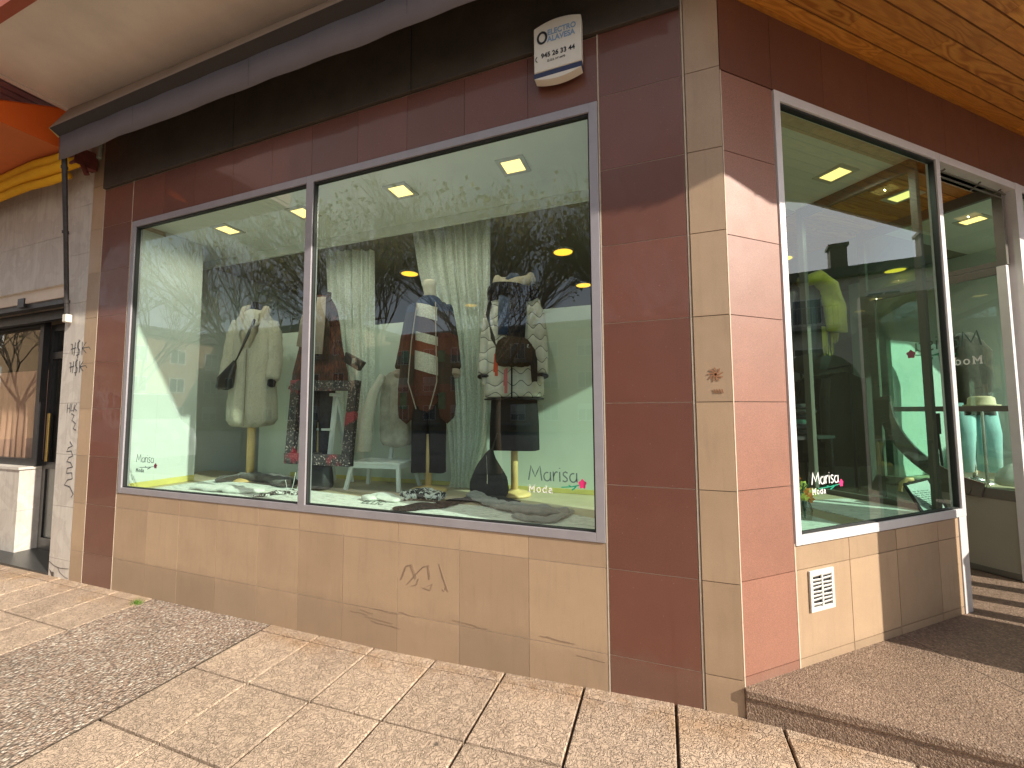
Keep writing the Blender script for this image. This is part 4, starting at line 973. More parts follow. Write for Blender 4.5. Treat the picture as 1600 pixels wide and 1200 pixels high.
mb=MB(); mb.bar((.015,-.222,.56),(.0,-.185,1.34),.010,.02); mb.build('front_seam',surf('seam_shadow_cloth',(.2,.17,.12),.9),A)

# patterned poncho and jeans, half behind the mullion
p=at(498,700,.86); C=thing('mannequin','mannequin in rust and black woven poncho with long taupe scarf behind the mullion','mannequin',(p.x,.86,DZ),R(20),'dressed mannequins in the display window')
stand(C,.6,.15)
z0=at(498,606,.86).z-DZ; z1=at(498,462,.86).z-DZ
mb=MB(); mb.loft([(0,0,z0,.36,.20),(0,0,z0+.14,.33,.19),(0,0,z0+.32,.28,.17),(0,0,z0+.5,.235,.15),(0,0,z1-.14,.20,.12),(0,0,z1-.06,.12,.10),(0,0,z1,.09,.08)],60,.04,8,.2)
mb.build('poncho',M['weave'],C,smooth=True,sub=1)
mb=MB(); mb.loft([(0,0,z0-.012,.37,.205),(0,0,z0+.022,.362,.20)],60,.04,8,.2); mb.build('poncho_hem',surf('rust_leather_hem',(.20,.05,.03),.6,.3,20),C,smooth=True)
mb=MB(); mb.tube([(.05,-.13,z1-.05),(.06,-.19,z1-.3),(.05,-.235,z1-.62)],[(.055,.012),(.07,.012),(.075,.01)],14)
mb.tube([(-.10,-.12,z1-.05),(-.13,-.19,z1-.3),(-.15,-.22,z1-.55)],[(.03,.012),(.05,.012),(.055,.01)],14); mb.build('hanging_scarf',M['kbeige'],C,smooth=True)
mb=MB(); mb.tube([(.14,-.12,z1+.0),(.155,-.17,z1-.3),(.16,-.215,z1-.68)],[(.028,.012)]*3,12); mb.build('dark_scarf_edge',M['brownfur'],C,smooth=True,disp=.015,dscale=.02)
for s in (-1,1):
    mb=MB(); mb.loft([(s*.085,0,.14,.07,.075),(s*.085,0,.4,.075,.08),(s*.09,0,.75,.09,.095),(s*.085,0,z0+.1,.10,.11)],26,.04,5,s); mb.build('trouser_leg',cloth('dark_denim',(.03,.035,.045),.4,30),C,smooth=True)
p=at(552,560,.80); mb=MB(); mb.slab([(-.10,0,.07),(.12,0,-.04),(.05,.0,-.12),(-.12,0,-.03)],.05)
o=tag(mb.build('small_belt_bag',M['kleather'],None,bevel=.01),'small black belt bag at the hip of the woven poncho','bag'); o.location=p
mb=MB(); mb.box(-.01,.03,-.006,.0,-.05,.0); mb.build('buckle',M['steel'],o)

# striped knit with long cardigan
B=thing('mannequin','mannequin in rust, navy and white striped knit with black trousers','mannequin',(-1.95,.885,DZ),R(14),'dressed mannequins in the display window')
stand(B,.5,.20,.035)
knit=stripe_mat('striped_knit',[(.60,(.095,.026,.014)),(1.05,(.58,.53,.44)),(1.22,(.20,.05,.025)),(1.31,(.58,.53,.44)),(1.39,(.07,.03,.02)),(1.53,(.62,.58,.49)),(1.65,(.03,.045,.09))],1,.02,.25)
mb=MB(); mb.loft([(0,0,.66,.215,.15),(0,0,.9,.20,.14),(0,0,1.2,.185,.13),(0,0,1.45,.20,.135),(0,0,1.62,.19,.12),(0,0,1.70,.13,.09),(0,0,1.755,.075,.07)],44,.02,7); mb.build('tunic',knit,B,smooth=True,sub=1)
cgm=stripe_mat('long_cardigan_knit',[(.60,(.07,.02,.012)),(.95,(.035,.02,.014)),(1.22,(.09,.024,.014)),(1.40,(.03,.022,.02)),(1.60,(.02,.03,.06))],1,.05)
for s in (-1,1):
    mb=MB(); mb.tube([(s*.14,-.02,1.69),(s*.185,-.06,1.5),(s*.20,-.075,1.2),(s*.215,-.08,.9),(s*.22,-.075,.58)],[(.055,.10),(.075,.125),(.075,.14),(.085,.15),(.09,.155)],22,up=(0,1,0)); mb.build('cardigan_panel',cgm,B,smooth=True,sub=1,disp=.02,dscale=.08)
    sleeve(s,[(s*.17,0,1.66),(s*.215,.0,1.45),(s*.26,-.02,1.24),(s*.29,-.06,1.06)],[.075,.082,.075,.075],cgm,B)
    sleeve(s,[(s*.29,-.06,1.06),(s*.295,-.08,1.0)],[.068,.066],M['kbeige'],B,'cuff')
    mb=MB(); mb.loft([(s*.10,.0,.165,.085,.085),(s*.10,0,.3,.083,.085),(s*.095,0,.55,.09,.10),(s*.085,0,.85,.10,.12)],26,.03,5,s); mb.build('trouser_leg',M['kblack'],B,smooth=True)
    mb=MB(); mb.tube([(s*.10,-.13,1.66),(s*.13,-.21,1.3),(s*.15,-.24,.95),(s*.07,-.22,.72)],.006,6); mb.build('trim_cord',M['kbeige'],B)
    mb=MB(); mb.box(s*.20-.035,s*.20+.035,-.235,-.22,.72,.86); mb.box(s*.19-.035,s*.19+.035,-.225,-.205,1.12,1.22); mb.build('pocket_patch',M['kdgreen'],B)
mb=MB(); mb.loft([(0,0,1.70,.075,.065),(0,0,1.77,.062,.06),(0,-.01,1.82,.066,.068),(0,-.01,1.865,.072,.078),(0,-.01,1.885,.06,.066),(0,0,1.89,.02,.02)],24); mb.build('neck',M['manw'],B,smooth=True)

# quilted coat
Q=thing('mannequin','mannequin in ivory wave quilted coat with hood and black skirt','mannequin',(-1.17,.96,DZ),R(8),'dressed mannequins in the display window')
stand(Q,.7,.17,.036)
mb=MB(); mb.loft([(0,0,.375,.255,.15),(0,0,.6,.25,.15),(0,0,.86,.23,.15)],44,.02,4); mb.build('skirt',M['kblack'],Q,smooth=True)
mb=MB(); mb.loft([(0,0,.80,.30,.20),(0,0,.83,.31,.205),(0,0,1.0,.30,.20),(0,0,1.2,.285,.185),(0,0,1.42,.275,.17),(0,0,1.58,.26,.155),(0,0,1.68,.22,.13),(0,0,1.76,.13,.10)],60,.012,6); mb.build('coat_body',M['quilt'],Q,smooth=True,sub=1)
mb=MB(); mb.loft([(0,0,.792,.305,.204),(0,0,.806,.306,.205)],60,.012,6); mb.bar((.02,-.212,.80),(.02,-.19,1.3),.012,.012); mb.build('black_piping',M['kblack'],Q)
for s in (-1,1):
    sleeve(s,[(s*.18,0,1.65),(s*.245,0,1.45),(s*.27,-.02,1.2),(s*.285,-.07,.98)],[.085,.098,.092,.082],M['quilt'],Q)
    sleeve(s,[(s*.285,-.07,.99),(s*.286,-.073,.975)],[.084,.084],M['kblack'],Q,'cuff_piping')
    sleeve(s,[(s*.287,-.075,.98),(s*.29,-.095,.92)],[.035,.025],M['manw'],Q,'hand')
mb=MB(); mb.tube([(.215*cos(a),.135*sin(a)-.02,1.695+.02*sin(2*a)) for a in [2*PI*i/20 for i in range(21)]],[(.06,.075)]*21,14,up=(0,0,1)); mb.build('fur_collar',M['blackfur'],Q,smooth=True,disp=.03,dscale=.03)
mb=MB(); mb.tube([(-.0+(.165+.02*sin(2*a+1))*cos(a),.02+.125*sin(a),1.80+.035*sin(a)+.018*cos(2*a)) for a in [2*PI*i/28 for i in range(29)]],[(.045+.008*sin(i*1.1),.062+.01*sin(i*.9)) for i in range(28)]+[(.045,.062)],14,up=(0,0,1)); mb.build('hood',M['hoodfur'],Q,smooth=True,disp=.02,dscale=.03)
mb=MB(); mb.loft([(0,0,1.76,.10,.08),(0,.02,1.84,.09,.08),(0,.02,1.88,.05,.05)],20); mb.build('neck',M['knavy'],Q,smooth=True)
mb=MB(); mb.tube([(-.07,-.16,1.68),(-.055,-.20,1.5),(-.06,-.225,1.32)],[(.05,.02),(.065,.022),(.055,.02)],14); mb.build('navy_scarf',M['knavy'],Q,smooth=True)
mb=MB(); mb.tube([(.09,-.15,1.70),(.085,-.20,1.5),(.07,-.225,1.3),(.04,-.24,1.2)],[(.07,.03),(.085,.035),(.09,.03),(.07,.03)],16); mb.build('black_fur_stole',M['blackfur'],Q,smooth=True,disp=.02,dscale=.03)
mb=MB(); mb.tube([(-.235,-.05,1.66),(-.235,-.17,1.5),(-.17,-.215,1.3),(-.11,-.235,1.18)],[(.022,.008)]*4,10); mb.build('shoulder_strap',M['kleather'],Q,smooth=True)
MQ=Matrix.Translation(Vector((-1.17,.96,DZ)))@Matrix.Rotation(R(8),4,'Z')@Matrix.Diagonal((.82,.80,1,1))
FB=thing('fur_bag','dark brown fur bag with scarlet tassel in front of the quilted coat','bag'); FB.matrix_world=MQ
mb=MB(); mb.loft([(.07,-.25,1.05,.15,.045),(.07,-.26,1.08,.20,.06),(.07,-.26,1.18,.20,.07),(.04,-.25,1.27,.15,.06),(.03,-.24,1.30,.08,.03)],30,.06,4); mb.build('fur_body',M['brownfur'],FB,smooth=True,sub=1,disp=.03,dscale=.03)
mb=MB(); mb.tube([(.20,-.24,1.22),(.25,-.26,1.1),(.255,-.25,.93)],[.03,.035,.03],12); mb.build('black_fur_tail',M['blackfur'],FB,smooth=True,disp=.02,dscale=.03)
for k,(x,z,l) in enumerate(((-.13,1.16,.15),(-.115,1.15,.17),(-.02,1.04,.2),(-.03,1.03,.13))):
    mb=MB(); mb.tube([(x,-.27,z),(x-.005,-.275,z-l)],[(.012,.008),(.016,.008)],8); mb.build('tassel',M['kred'] if k<2 else M['kpink'],FB)
mb=MB(); ribbon(mb,[(0,0),(0,.03)],.006,Vector((.20,-.327,1.19)),X,Z,-Y_); ribbon(mb,[(.015,.03),(0,.014),(.016,0)],.006,Vector((.20,-.327,1.19)),X,Z,-Y_); mb.build('metal_letter',M['steel'],FB)

A.scale=(.80,.76,1); C.scale=(.78,.78,1); B.scale=(.84,.78,1); Q.scale=(.82,.80,1)
# ------------------------------------------------------------------ curtains
def gather(name,px,y,mat,fr,amp,label):
    """px: list of (row y-pixel, left pixel, right pixel) outlines"""
    mb=MB(); rows=[]; nx=140; nz=30
    for j in range(nz+1):
        t=j/nz*(len(px)-1); i=min(int(t),len(px)-2); f=t-i
        a=[px[i][k]*(1-f)+px[i+1][k]*f for k in range(3)]
        pa,pb=at(a[1],a[0],y),at(a[2],a[0],y); rows.append((pa,pb))
    vs=[];fs=[]
    for j,(pa,pb) in enumerate(rows):
        t=j/nz
        for i in range(nx+1):
            u=i/nx; q=pa.lerp(pb,u); w=sin(u*fr*2*PI+.5*sin(t*3))+.5*sin(u*fr*3.7*PI+1+t)
            vs.append((q.x+.004*sin(u*90),q.y+amp*w,q.z+(.012*abs(sin(u*fr*PI)) if j==0 else 0)))
    for j in range(nz):
        for i in range(nx): k=j*(nx+1)+i; fs.append((k,k+1,k+nx+2,k+nx+1))
    mb.add(vs,fs); o=mb.build(name,mat,None,smooth=True,fix=False); tag(o,label,'curtain','lace curtains in the display window'); return o
gather('lace_curtain',[(338,640,766),(420,652,765),(520,676,764),(620,690,764),(690,698,757),(745,704,742),(762,700,748)],1.10,M['sheer'],8,.022,'tall sheer lace curtain gathered at its foot beside the quilted coat')
gather('lace_curtain',[(392,508,584),(500,512,584),(600,524,583),(700,530,582)],1.13,M['sheer'],6,.018,'shorter sheer lace curtain behind the woven poncho')
mb=MB(); a,b=at(636,332,1.10),at(770,326,1.10); mb.tube([a,b],.008); mb.tube([(a.x+.02,1.10,a.z),(a.x+.02,1.10,3.3)],.003,6); mb.tube([(b.x-.02,1.10,b.z),(b.x-.02,1.10,3.3)],.003,6)
tag(mb.build('curtain_rod',M['whitewood'],None),'thin white rod carrying the tall lace curtain','curtain rod')

# ------------------------------------------------------------------ furniture in the window
CH=thing('wooden_chair','small white wooden chair between the easel and the striped knit','chair',(-2.42,.88,DZ),R(6))
mb=MB(); mb.box(-.27,.25,-.15,.17,.232,.252); mb.build('seat',M['whitewood'],CH,bevel=.004)
mb=MB(); mb.box(-.245,.225,-.14,-.12,.195,.231); mb.box(-.245,.225,.14,.16,.195,.231); mb.box(-.25,-.232,-.12,.14,.195,.231); mb.box(.212,.23,-.12,.14,.195,.231); mb.build('apron',M['whitewood'],CH)
for x,y,dx,dy in ((-.24,-.13,-.05,-.02),(.22,-.13,.02,-.02),(-.24,.14,-.03,.03),(.22,.14,.06,.03)):
    mb=MB(); mb.bar((x,y,.23),(x+dx,y+dy,.0),.032,.026,up=(0,1,0)); mb.build('leg',M['whitewood'],CH)
for x in (-.02,.22):
    mb=MB(); mb.bar((x,.15,.25),(x+.015,.19,.66),.032,.022,up=(0,1,0)); mb.build('back_post',M['whitewood'],CH)
mb=MB(); mb.bar((-.04,.19,.64),(.25,.19,.64),.02,.05); mb.build('back_rail',M['whitewood'],CH)
CJ=thing('shearling_jacket','cream shearling jacket hung over the white chair back','jacket',(-2.42,.88,DZ),R(6))
mb=MB(); mb.loft([(.10,.06,.36,.16,.06),(.09,.07,.5,.16,.065),(.06,.10,.75,.15,.07),(.04,.13,.95,.14,.06),(.03,.15,1.05,.10,.045),(.02,.16,1.10,.04,.03)],44,.09,4,sq=3.2); mb.build('jacket_body',cloth('faded_suede',(.36,.33,.27),.35,8),CJ,smooth=True,sub=1)
mb=MB(); mb.tube([(-.05,.04,1.04),(-.11,-.02,.86),(-.15,-.06,.62),(-.17,-.07,.34)],[.035,.05,.062,.075],18); mb.build('fleece_sleeve',M['creamfur'],CJ,smooth=True,disp=.02,dscale=.03)

LD=thing('wooden_stepladder','white wooden stepladder standing behind the black sequinned frame','stepladder',(at(517,700,.92).x,.92,DZ),R(-8))
H=at(512,615,.92).z-DZ
mb=MB(); mb.box(-.10,.10,-.07,.05,H-.03,H); mb.build('top_step',M['whitewood'],LD,bevel=.004)
for x0,x1,y1 in ((-.08,-.17,-.17),(.08,.17,-.17),(-.07,-.13,.15),(.07,.13,.15)):
    mb=MB(); mb.bar((x0,-.02,H-.02),(x1,y1,0),.045,.024,up=(0,1,0)); mb.build('leg',M['whitewood'],LD)
for k in (.3,.6):
    mb=MB(); w=.08+.09*(1-k); mb.bar((-w,-.02-.15*(1-k),H*k),(w,-.02-.15*(1-k),H*k),.05,.022); mb.build('rung',M['whitewood'],LD)
mb=MB(); mb.bar((-.26,-.16,.02),(-.14,-.13,.66),.045,.03,up=(0,1,0)); tag(mb.build('loose_white_slat',M['whitewood'],LD),None)
FR=thing('sequinned_frame','large empty frame covered in black and red sequins, leaning in the window','frame',(-2.9,.6,DZ))
c=[at(463,602,.66),at(554,603,.70),at(542,720,.60),at(453,716,.56)]; c=[q-Vector((-2.9,.6,DZ)) for q in c]
mb=MB(); w=.095
for i in range(4):
    a,b=c[i],c[(i+1)%4]; d=(b-a).normalized(); mb.bar(a-d*w*.5+Vector((0,.002*i,0)),b+d*w*.5+Vector((0,.002*i,0)),.05 if i%2==0 else .05,w,up=(0,0,1) if i%2==0 else (1,0,0))
mb.build('frame_border',M['sequin'],FR)
q=at(497,748,.66); HB=thing('handbag','shiny black handbag standing on the display rug beside the mullion','bag',(q.x,.64,DZ),R(10))
mb=MB(); mb.loft([(0,0,.0,.15,.07),(0,0,.03,.16,.08),(0,0,.14,.15,.07),(0,0,.245,.14,.045),(0,0,.25,.12,.02)],36,.05,5); mb.build('bag_body',M['kleather'],HB,smooth=True,sub=1)
mb=MB(); mb.tube([(-.09,-.03,.24),(-.07,-.04,.33),(.07,-.04,.33),(.09,-.03,.24)],.007,8); mb.build('handle',M['kleather'],HB)
q=at(768,720,.86); SB=thing('slouch_bag','soft black slouch bag standing between lace curtain and quilted coat','bag',(q.x,.80,DZ))
mb=MB(); mb.loft([(0,0,.0,.13,.05),(0,0,.03,.165,.07),(0,0,.12,.165,.07),(0,0,.22,.13,.05),(0,0,.32,.05,.025),(.03,0,.40,.018,.012)],36,.05,4); mb.build('bag_body',M['kcharcoal'],SB,smooth=True,sub=1,disp=.02,dscale=.06)
mb=MB(); mb.tube([(.03,0,.38),(.06,.0,.47),(.08,.0,.52)],.007,8); mb.build('strap',M['kleather'],SB)
mb=MB(); mb.tube([(.02,-.09,.35),(.03,-.10,.2),(.03,-.10,.13)],.003,6); mb.build('zip_cord',M['steel'],SB)
CR=surf('cream_pad',(.6,.6,.52),.6)

# garments lying on the deck
def lie(name,pts,r,mat,label,cat,flat=.4,disp=.03,ds=.06,z=DZ+.005,n=16):
    P=[gat(a,b,DZ) for a,b in pts]; rr=[(k,k*flat) for k in (r if hasattr(r,'__len__') else [r]*len(P))]
    PP=[];R2=[]
    for i in range(len(P)-1):
        for k in range(5): t=k/5; PP.append(P[i].lerp(P[i+1],t)); R2.append(tuple(rr[i][j]*(1-t)+rr[i+1][j]*t for j in (0,1)))
    PP.append(P[-1]); R2.append(rr[-1])
    PP=[Vector((q.x,q.y,z+R2[i][1]*.8+.006*sin(i*1.3))) for i,q in enumerate(PP)]
    mb=MB(); mb.tube(PP,R2,n); o=mb.build(name,mat,None,smooth=True,sub=1,disp=disp,dscale=ds); tag(o,label,cat); return o
lie('folded_trousers',[(302,764),(345,768),(395,771),(415,769)],[.05,.075,.06,.05],M['kwhite'],'pale cream trousers rolled on the deck at the far left','trousers')
lie('brown_garment',[(335,755),(380,750),(425,753),(456,762)],[.05,.09,.10,.09],M['kbrown'],'dark brown knitted garment lying behind the cream trousers','garment',.45)
lie('printed_scarf',[(395,778),(425,774),(455,771),(466,774)],[.03,.045,.045,.03],M['zebra'],'black and white scarf on the deck left of the mullion','scarf',.35,.02)
TS=lie('folded_shirt',[(568,784),(592,780),(628,785)],[.07,.09,.06],M['kwhite'],'folded white shirt with grey lettering left of the printed clutch','shirt',.30,.01)
q=gat(578,786,DZ+.058); text_mesh('printed_word','ELLIC',.07,M['txg'],TS,Vector((q.x-.06,q.y-.03,q.z)),X,Vector((.15,.94,.25)).normalized(),sx=1.1,bold=.001)
lie('printed_clutch',[(628,782),(655,778),(692,783)],[.06,.085,.07],M['zebra'],'black and white printed clutch lying in front of the striped knit','bag',.5,.05,.04)
lie('black_shawl',[(615,800),(650,795),(690,792),(712,785),(738,780)],[.06,.09,.08,.07,.05],M['blackfur'],'black fluffy shawl spread on the rug under the printed clutch','shawl',.16,.015)
lie('black_gloves',[(735,776),(770,780),(812,788)],[.05,.05,.04],M['kcharcoal'],'flat charcoal garment behind the grey sweater','garment',.3,.02)
lie('grey_sweater',[(738,778),(765,790),(800,799),(845,806),(890,803)],[.075,.06,.07,.09,.05],M['kgrey'],'long grey sweater lying along the deck under the shop name','sweater',.4,.05,.07)
lie('sweater_sleeve',[(800,808),(830,815),(860,817),(895,800)],[.03,.05,.05,.03],M['kgrey'],'grey knitted sleeve end folded in front of the grey sweater','garment',.35,.02)
mb=MB(); P=[gat(a,b,DZ+.02) for a,b in ((445,768),(449,772))]
for k,(a,b) in enumerate((((447,775),(446,750)),((452,777),(462,738)),((458,779),(470,744)))):
    p0=gat(*a,DZ+.004); p1=at(b[0],b[1],p0.y+.03); mb.tube([p0,p0.lerp(p1,.5)+Vector((.01,0,.01)),p1],.0022,5)
tag(mb.build('dry_twigs',M['white'],None),'thin pale dry twigs sticking up left of the mullion','twigs')

# ------------------------------------------------------------------ right display window and shop behind
def gar(name,mat,loc_,rz,w,h,label,grp,first=None,d=.05,seed=0):
    g=thing(name,label,'garment',loc_,rz,grp); mb=MB()
    mb.loft([(0,0,-h,w*.52,d),(0,0,-h*.6,w*.5,d),(0,0,-h*.25,w*.48,d*.9),(0,0,-.09,w*.46,d*.7),(0,0,-.04,w*.25,d*.5),(0,0,-.01,.04,.03)],30,.07,5,seed); mb.build('garment_body',mat,g,smooth=True)
    for s in (-1,1):
        mb=MB(); mb.tube([(s*w*.42,0,-.08),(s*w*.50,0,-.3),(s*w*.50,-.01,-h*.75)],[(.04,.05),(.045,.05),(.04,.045)],12); mb.build('sleeve',mat,g,smooth=True)
    mb=MB(); mb.tube([(0,0,-.02),(0,0,.035),(.02,0,.05),(.03,0,.03)],.003,6); mb.build('hanger_hook',M['steel'],g); return g
def rack(sn,ang,L,H,label):
    p=Vector((sn[0],sn[1],.18)) if len(sn)>2 else RF@Vector((sn[0],sn[1],.18)); r=thing('clothes_rack',label,'clothes rack',p,ang,'clothes racks in the shop')
    mb=MB(); mb.tube([(-L/2,0,H),(L/2,0,H)],.014); mb.build('rail',M['black'],r)
    for s in (-1,1):
        mb=MB(); mb.tube([(s*L/2,0,0),(s*L/2,0,H)],.014); mb.build('upright',M['black'],r)
        mb=MB(); mb.tube([(s*L/2,-.22,.03),(s*L/2,.22,.03)],.014); mb.build('foot',M['black'],r)
    return p
cols=[('black wool',M['kblack']),('dark green',M['kgreen']),('olive black',M['kdgreen']),('charcoal',M['kcharcoal']),('brown knit',M['kbrown']),('taupe',M['kbeige']),('pink',M['kpink']),('navy print',M['knavy'])]
def fill(sn,ang,L,H,n,order,where,h=.85):
    p=rack(sn,ang,L,H,where[1]); ax=Vector((cos(ang),sin(ang),0))
    seen={}
    for i in range(n):
        nm,mt=cols[order[i%len(order)]]; t=-L/2+.12+(L-.24)*i/(n-1)
        seen[nm]=seen.get(nm,0)+1
        gar('hanging_garment',mt,p+ax*t+Z*(H-.055),ang+R(90+random.uniform(-8,8)),.42,h*random.uniform(.85,1.1),'%s garment, %s from the left on the %s'%(nm,['first','second','third','fourth','fifth','sixth','seventh','eighth','ninth'][i],where[0]),'garments hanging on the shop racks',seed=i)
random.seed(5)
fill((1.25,1.9),PHI+R(10),1.1,1.75,9,[0,4,3,0,2,0,3,4],('rack behind the right window','black clothes rack right behind the angled display window'))
fill((2.35,2.55),PHI+R(-8),1.0,1.85,7,[1,2,1,0,1,2],('rack behind the recess','clothes rack of green clothes behind the recess glazing'),1.0)
fill((3.6,1.8),PHI+R(60),1.0,1.8,6,[4,0,2,3,0],('rack beyond the door','clothes rack of dark clothes seen through the door leaf'),1.0)
fill((-2.2,3.4,0),R(5),1.6,1.8,9,[4,0,3,5,3],('rack at the back of the shop','long clothes rack at the back of the shop'))
# mannequin with yellow green scarf
q=rat(1266,600,1.25); D=thing('mannequin','black dressed mannequin with fringed yellow green scarf in the right window','mannequin',(q.x,q.y,.18),PHI-R(10),'dressed mannequins in the display window')
zt=rat(1266,440,1.25).z-.18; stand(D,zt-.8,.2)
mb=MB(); mb.loft([(0,0,zt-.98,.20,.14),(0,0,zt-.7,.20,.14),(0,0,zt-.4,.19,.14),(0,0,zt-.15,.20,.12),(0,0,zt-.06,.14,.10),(0,0,zt,.07,.07)],40,.05,5); mb.build('puffer_jacket',M['kleather'],D,smooth=True,sub=1,disp=.03,dscale=.08)
for s in (-1,1): sleeve(s,[(s*.17,0,zt-.11),(s*.25,0,zt-.35),(s*.27,-.03,zt-.62)],[.07,.075,.06],M['kleather'],D)
mb=MB(); mb.tube([(-.16,-.08,zt-.06),(-.02,-.16,zt-.02),(.10,-.14,zt-.10),(.15,-.17,zt-.3),(.13,-.20,zt-.56)],[(.06,.05),(.09,.07),(.11,.06),(.12,.045),(.115,.035)],16)
mb.tube([(.0,.05,zt+.03),(.10,-.02,zt+.01),(.17,-.08,zt-.15),(.20,-.10,zt-.38)],[(.05,.04),(.06,.045),(.06,.035),(.055,.03)],16); mb.build('scarf',M['kolive'],D,smooth=True,disp=.03,dscale=.06)
fr=MB()
for k in range(34):
    x=.01+.25*k/33; z0_=zt-.5+.13*(k>20); fr.tube([(x,-.15+.05*(k/33),z0_),(x+.006*sin(k*3),-.15+.05*(k/33),z0_-.24-.05*sin(k*1.9))],.0035,5)
fr.build('fringe',M['kolive'],D)
mb=MB(); mb.loft([(0,.01,zt-.02,.06,.06),(0,.01,zt+.04,.055,.055),(0,.01,zt+.06,.03,.03)],20); mb.build('neck',M['manw'],D,smooth=True)
# folded stack below it
for k in range(6):
    q=rat(1258,620,1.0); mb=MB(); mb.loft([(0,0,0,.20,.15),(0,0,.02,.21,.16),(0,0,.045,.20,.15)],30,.03,4,k,sq=4); o=mb.build('folded_jumper',[M['kblack'],M['kcharcoal'],M['kgreen'],M['kblack'],M['kleather'],M['kcharcoal']][k],None,smooth=True)
    o.location=(q.x+.02*sin(k*2),q.y+.55,1.25+.052*k); o.rotation_euler=(0,0,PHI+.1*sin(k)); tag(o,['bottom','second from bottom','third from bottom','fourth from bottom','fifth from bottom','topmost'][k]+' dark folded jumper of the stack behind the right window','jumper','folded jumpers stacked behind the right window')
q=rat(1258,620,1.0); T=thing('display_table','dark square display table carrying the folded jumpers','table',(q.x,q.y+.55,.18),PHI)
mb=MB(); mb.box(-.3,.3,-.25,.25,1.03,1.06); mb.build('table_top',M['kcharcoal'],T)
for x in (-.27,.27):
    for y in (-.22,.22): mb=MB(); mb.box(x-.015,x+.015,y-.015,y+.015,0,1.03); mb.build('leg',M['black'],T)
# opening-hours frame
a,b,c2,d2=rat(1413,757,.27),rat(1450,748,.25),rat(1480,795,.10),rat(1441,800,.13)
a,b,c2,d2=[Vector(v) for v in (a,b,c2,d2)]
o0=d2.copy(); PF=thing('framed_notice','black framed handwritten notice leaning low in the right window','notice',o0)
P=[v-o0 for v in (d2,c2,b,a)]
nn=(P[1]-P[0]).cross(P[3]-P[0]).normalized()
if nn.dot(CAM-o0)<0: nn=-nn
mb=MB(); 
for i in range(4): mb.bar(P[i],P[(i+1)%4],.014,.014)
mb.build('frame_border',M['kblack'],PF)
mb=MB(); mb.slab([P[0]-nn*.003,P[1]-nn*.003,P[2]-nn*.003,P[3]-nn*.003],.002); mb.build('paper_sheet',surf('pale_grey_paper',(.42,.50,.46),.8,.06),PF)
mb=MB(); ux=(P[1]-P[0]).normalized(); uz=(P[3]-P[0]).normalized(); Lx=(P[1]-P[0]).length; Lz=(P[3]-P[0]).length; random.seed(2)
for r_ in range(7):
    y=.25+.075*r_; x=.15
    while x<.8:
        l=random.uniform(.06,.16); pts=[((x+l*t)*Lx,(y+.015*sin(t*9+r_))*Lz) for t in (0,.2,.4,.6,.8,1)]; ribbon(mb,pts,.0035,nn*.002,ux,uz,nn); x+=l+.05
mb.build('handwritten_lines',M['txg'],PF)
# flowers
q=rat(1254,735,.30); FL=thing('flower_bunch','small orange and yellow flowers low beside the left edge of the right window','flowers',(q.x,q.y,DZ+.18))
random.seed(9)
for k in range(7):
    mb=MB(); c0=Vector((random.uniform(-.05,.06),random.uniform(-.03,.03),random.uniform(-.06,.10)))
    for j in range(6):
        a=j*PI/3+k; u=Vector((cos(a),.3*sin(a*2),sin(a)))*.03; w=Vector((-sin(a),0,cos(a)))*.010; mb.add([c0,c0+u*.6+w,c0+u,c0+u*.6-w],[(0,1,2,3)])
    mb.build('flower_head',surf('orange_petal',(.75,.22,.03),.6) if k%2 else surf('yellow_petal',(.62,.60,.10),.6),FL,fix=False)
mb=MB(); 
for k in range(5): mb.tube([(0,0,-.17),(.02*sin(k*2),.01,.0),(.04*sin(k),0,.05)],.003,5)
mb.build('stem',M['kgreen'],FL)
mb=MB(); mb.lathe([(.035,-.18),(.045,-.12),(.03,-.06),(.034,-.05)],18); mb.build('vase',M['glassd'],FL)
# wooden hook and pedestal by the notice
q=rat(1408,790,.55); mb=MB(); mb.tube([Vector((.0,0,.0)),Vector((.01,0,.06)),Vector((.05,0,.10)),Vector((.09,0,.10))],.018,10); o=mb.build('wooden_hook',M['pine'],None,smooth=True); o.location=(q.x,q.y,DZ+.02); tag(o,'curved pale wooden hook behind the framed notice','hook')
# mannequin with pale teal trousers behind the leaf
q=RF@Vector((3.55,.52,.82)); E_=thing('mannequin','mannequin in pale teal trousers seen low through the open door leaf','mannequin',(q.x,q.y,.82),PHI+R(-30),'dressed mannequins in the display window')
stand(E_,.3,.13,.02,M['steel'])
for s in (-1,1):
    mb=MB(); mb.tube([(s*.08,0,.72),(s*.10,-.03,.45),(s*.11,.02,.12)],[.10,.088,.10],20); mb.build('trouser_leg',M['kteal'],E_,smooth=True)
mb=MB(); mb.loft([(0,0,.62,.17,.12),(0,0,.8,.15,.11),(0,0,1.0,.17,.12),(0,0,1.2,.19,.12),(0,0,1.3,.12,.09),(0,0,1.38,.05,.05)],36,.05,5); mb.build('dark_top',M['kbrown'],E_,smooth=True)
q=RF@Vector((3.30,.35,1.52)); mb=MB(); mb.lathe([(.11,0),(.115,.01),(.085,.015),(.08,.07),(.06,.085),(.02,.088)],26); o=mb.build('straw_hat',surf('straw',(.62,.50,.33),.8,.1,30),None,smooth=True); o.location=q; tag(o,'pale straw hat behind the middle rail of the door leaf','hat')
mb=MB(); mb.tube([(0,0,-.70),(0,0,.0)],.012); mb.build('hat_stand',M['steel'],o)
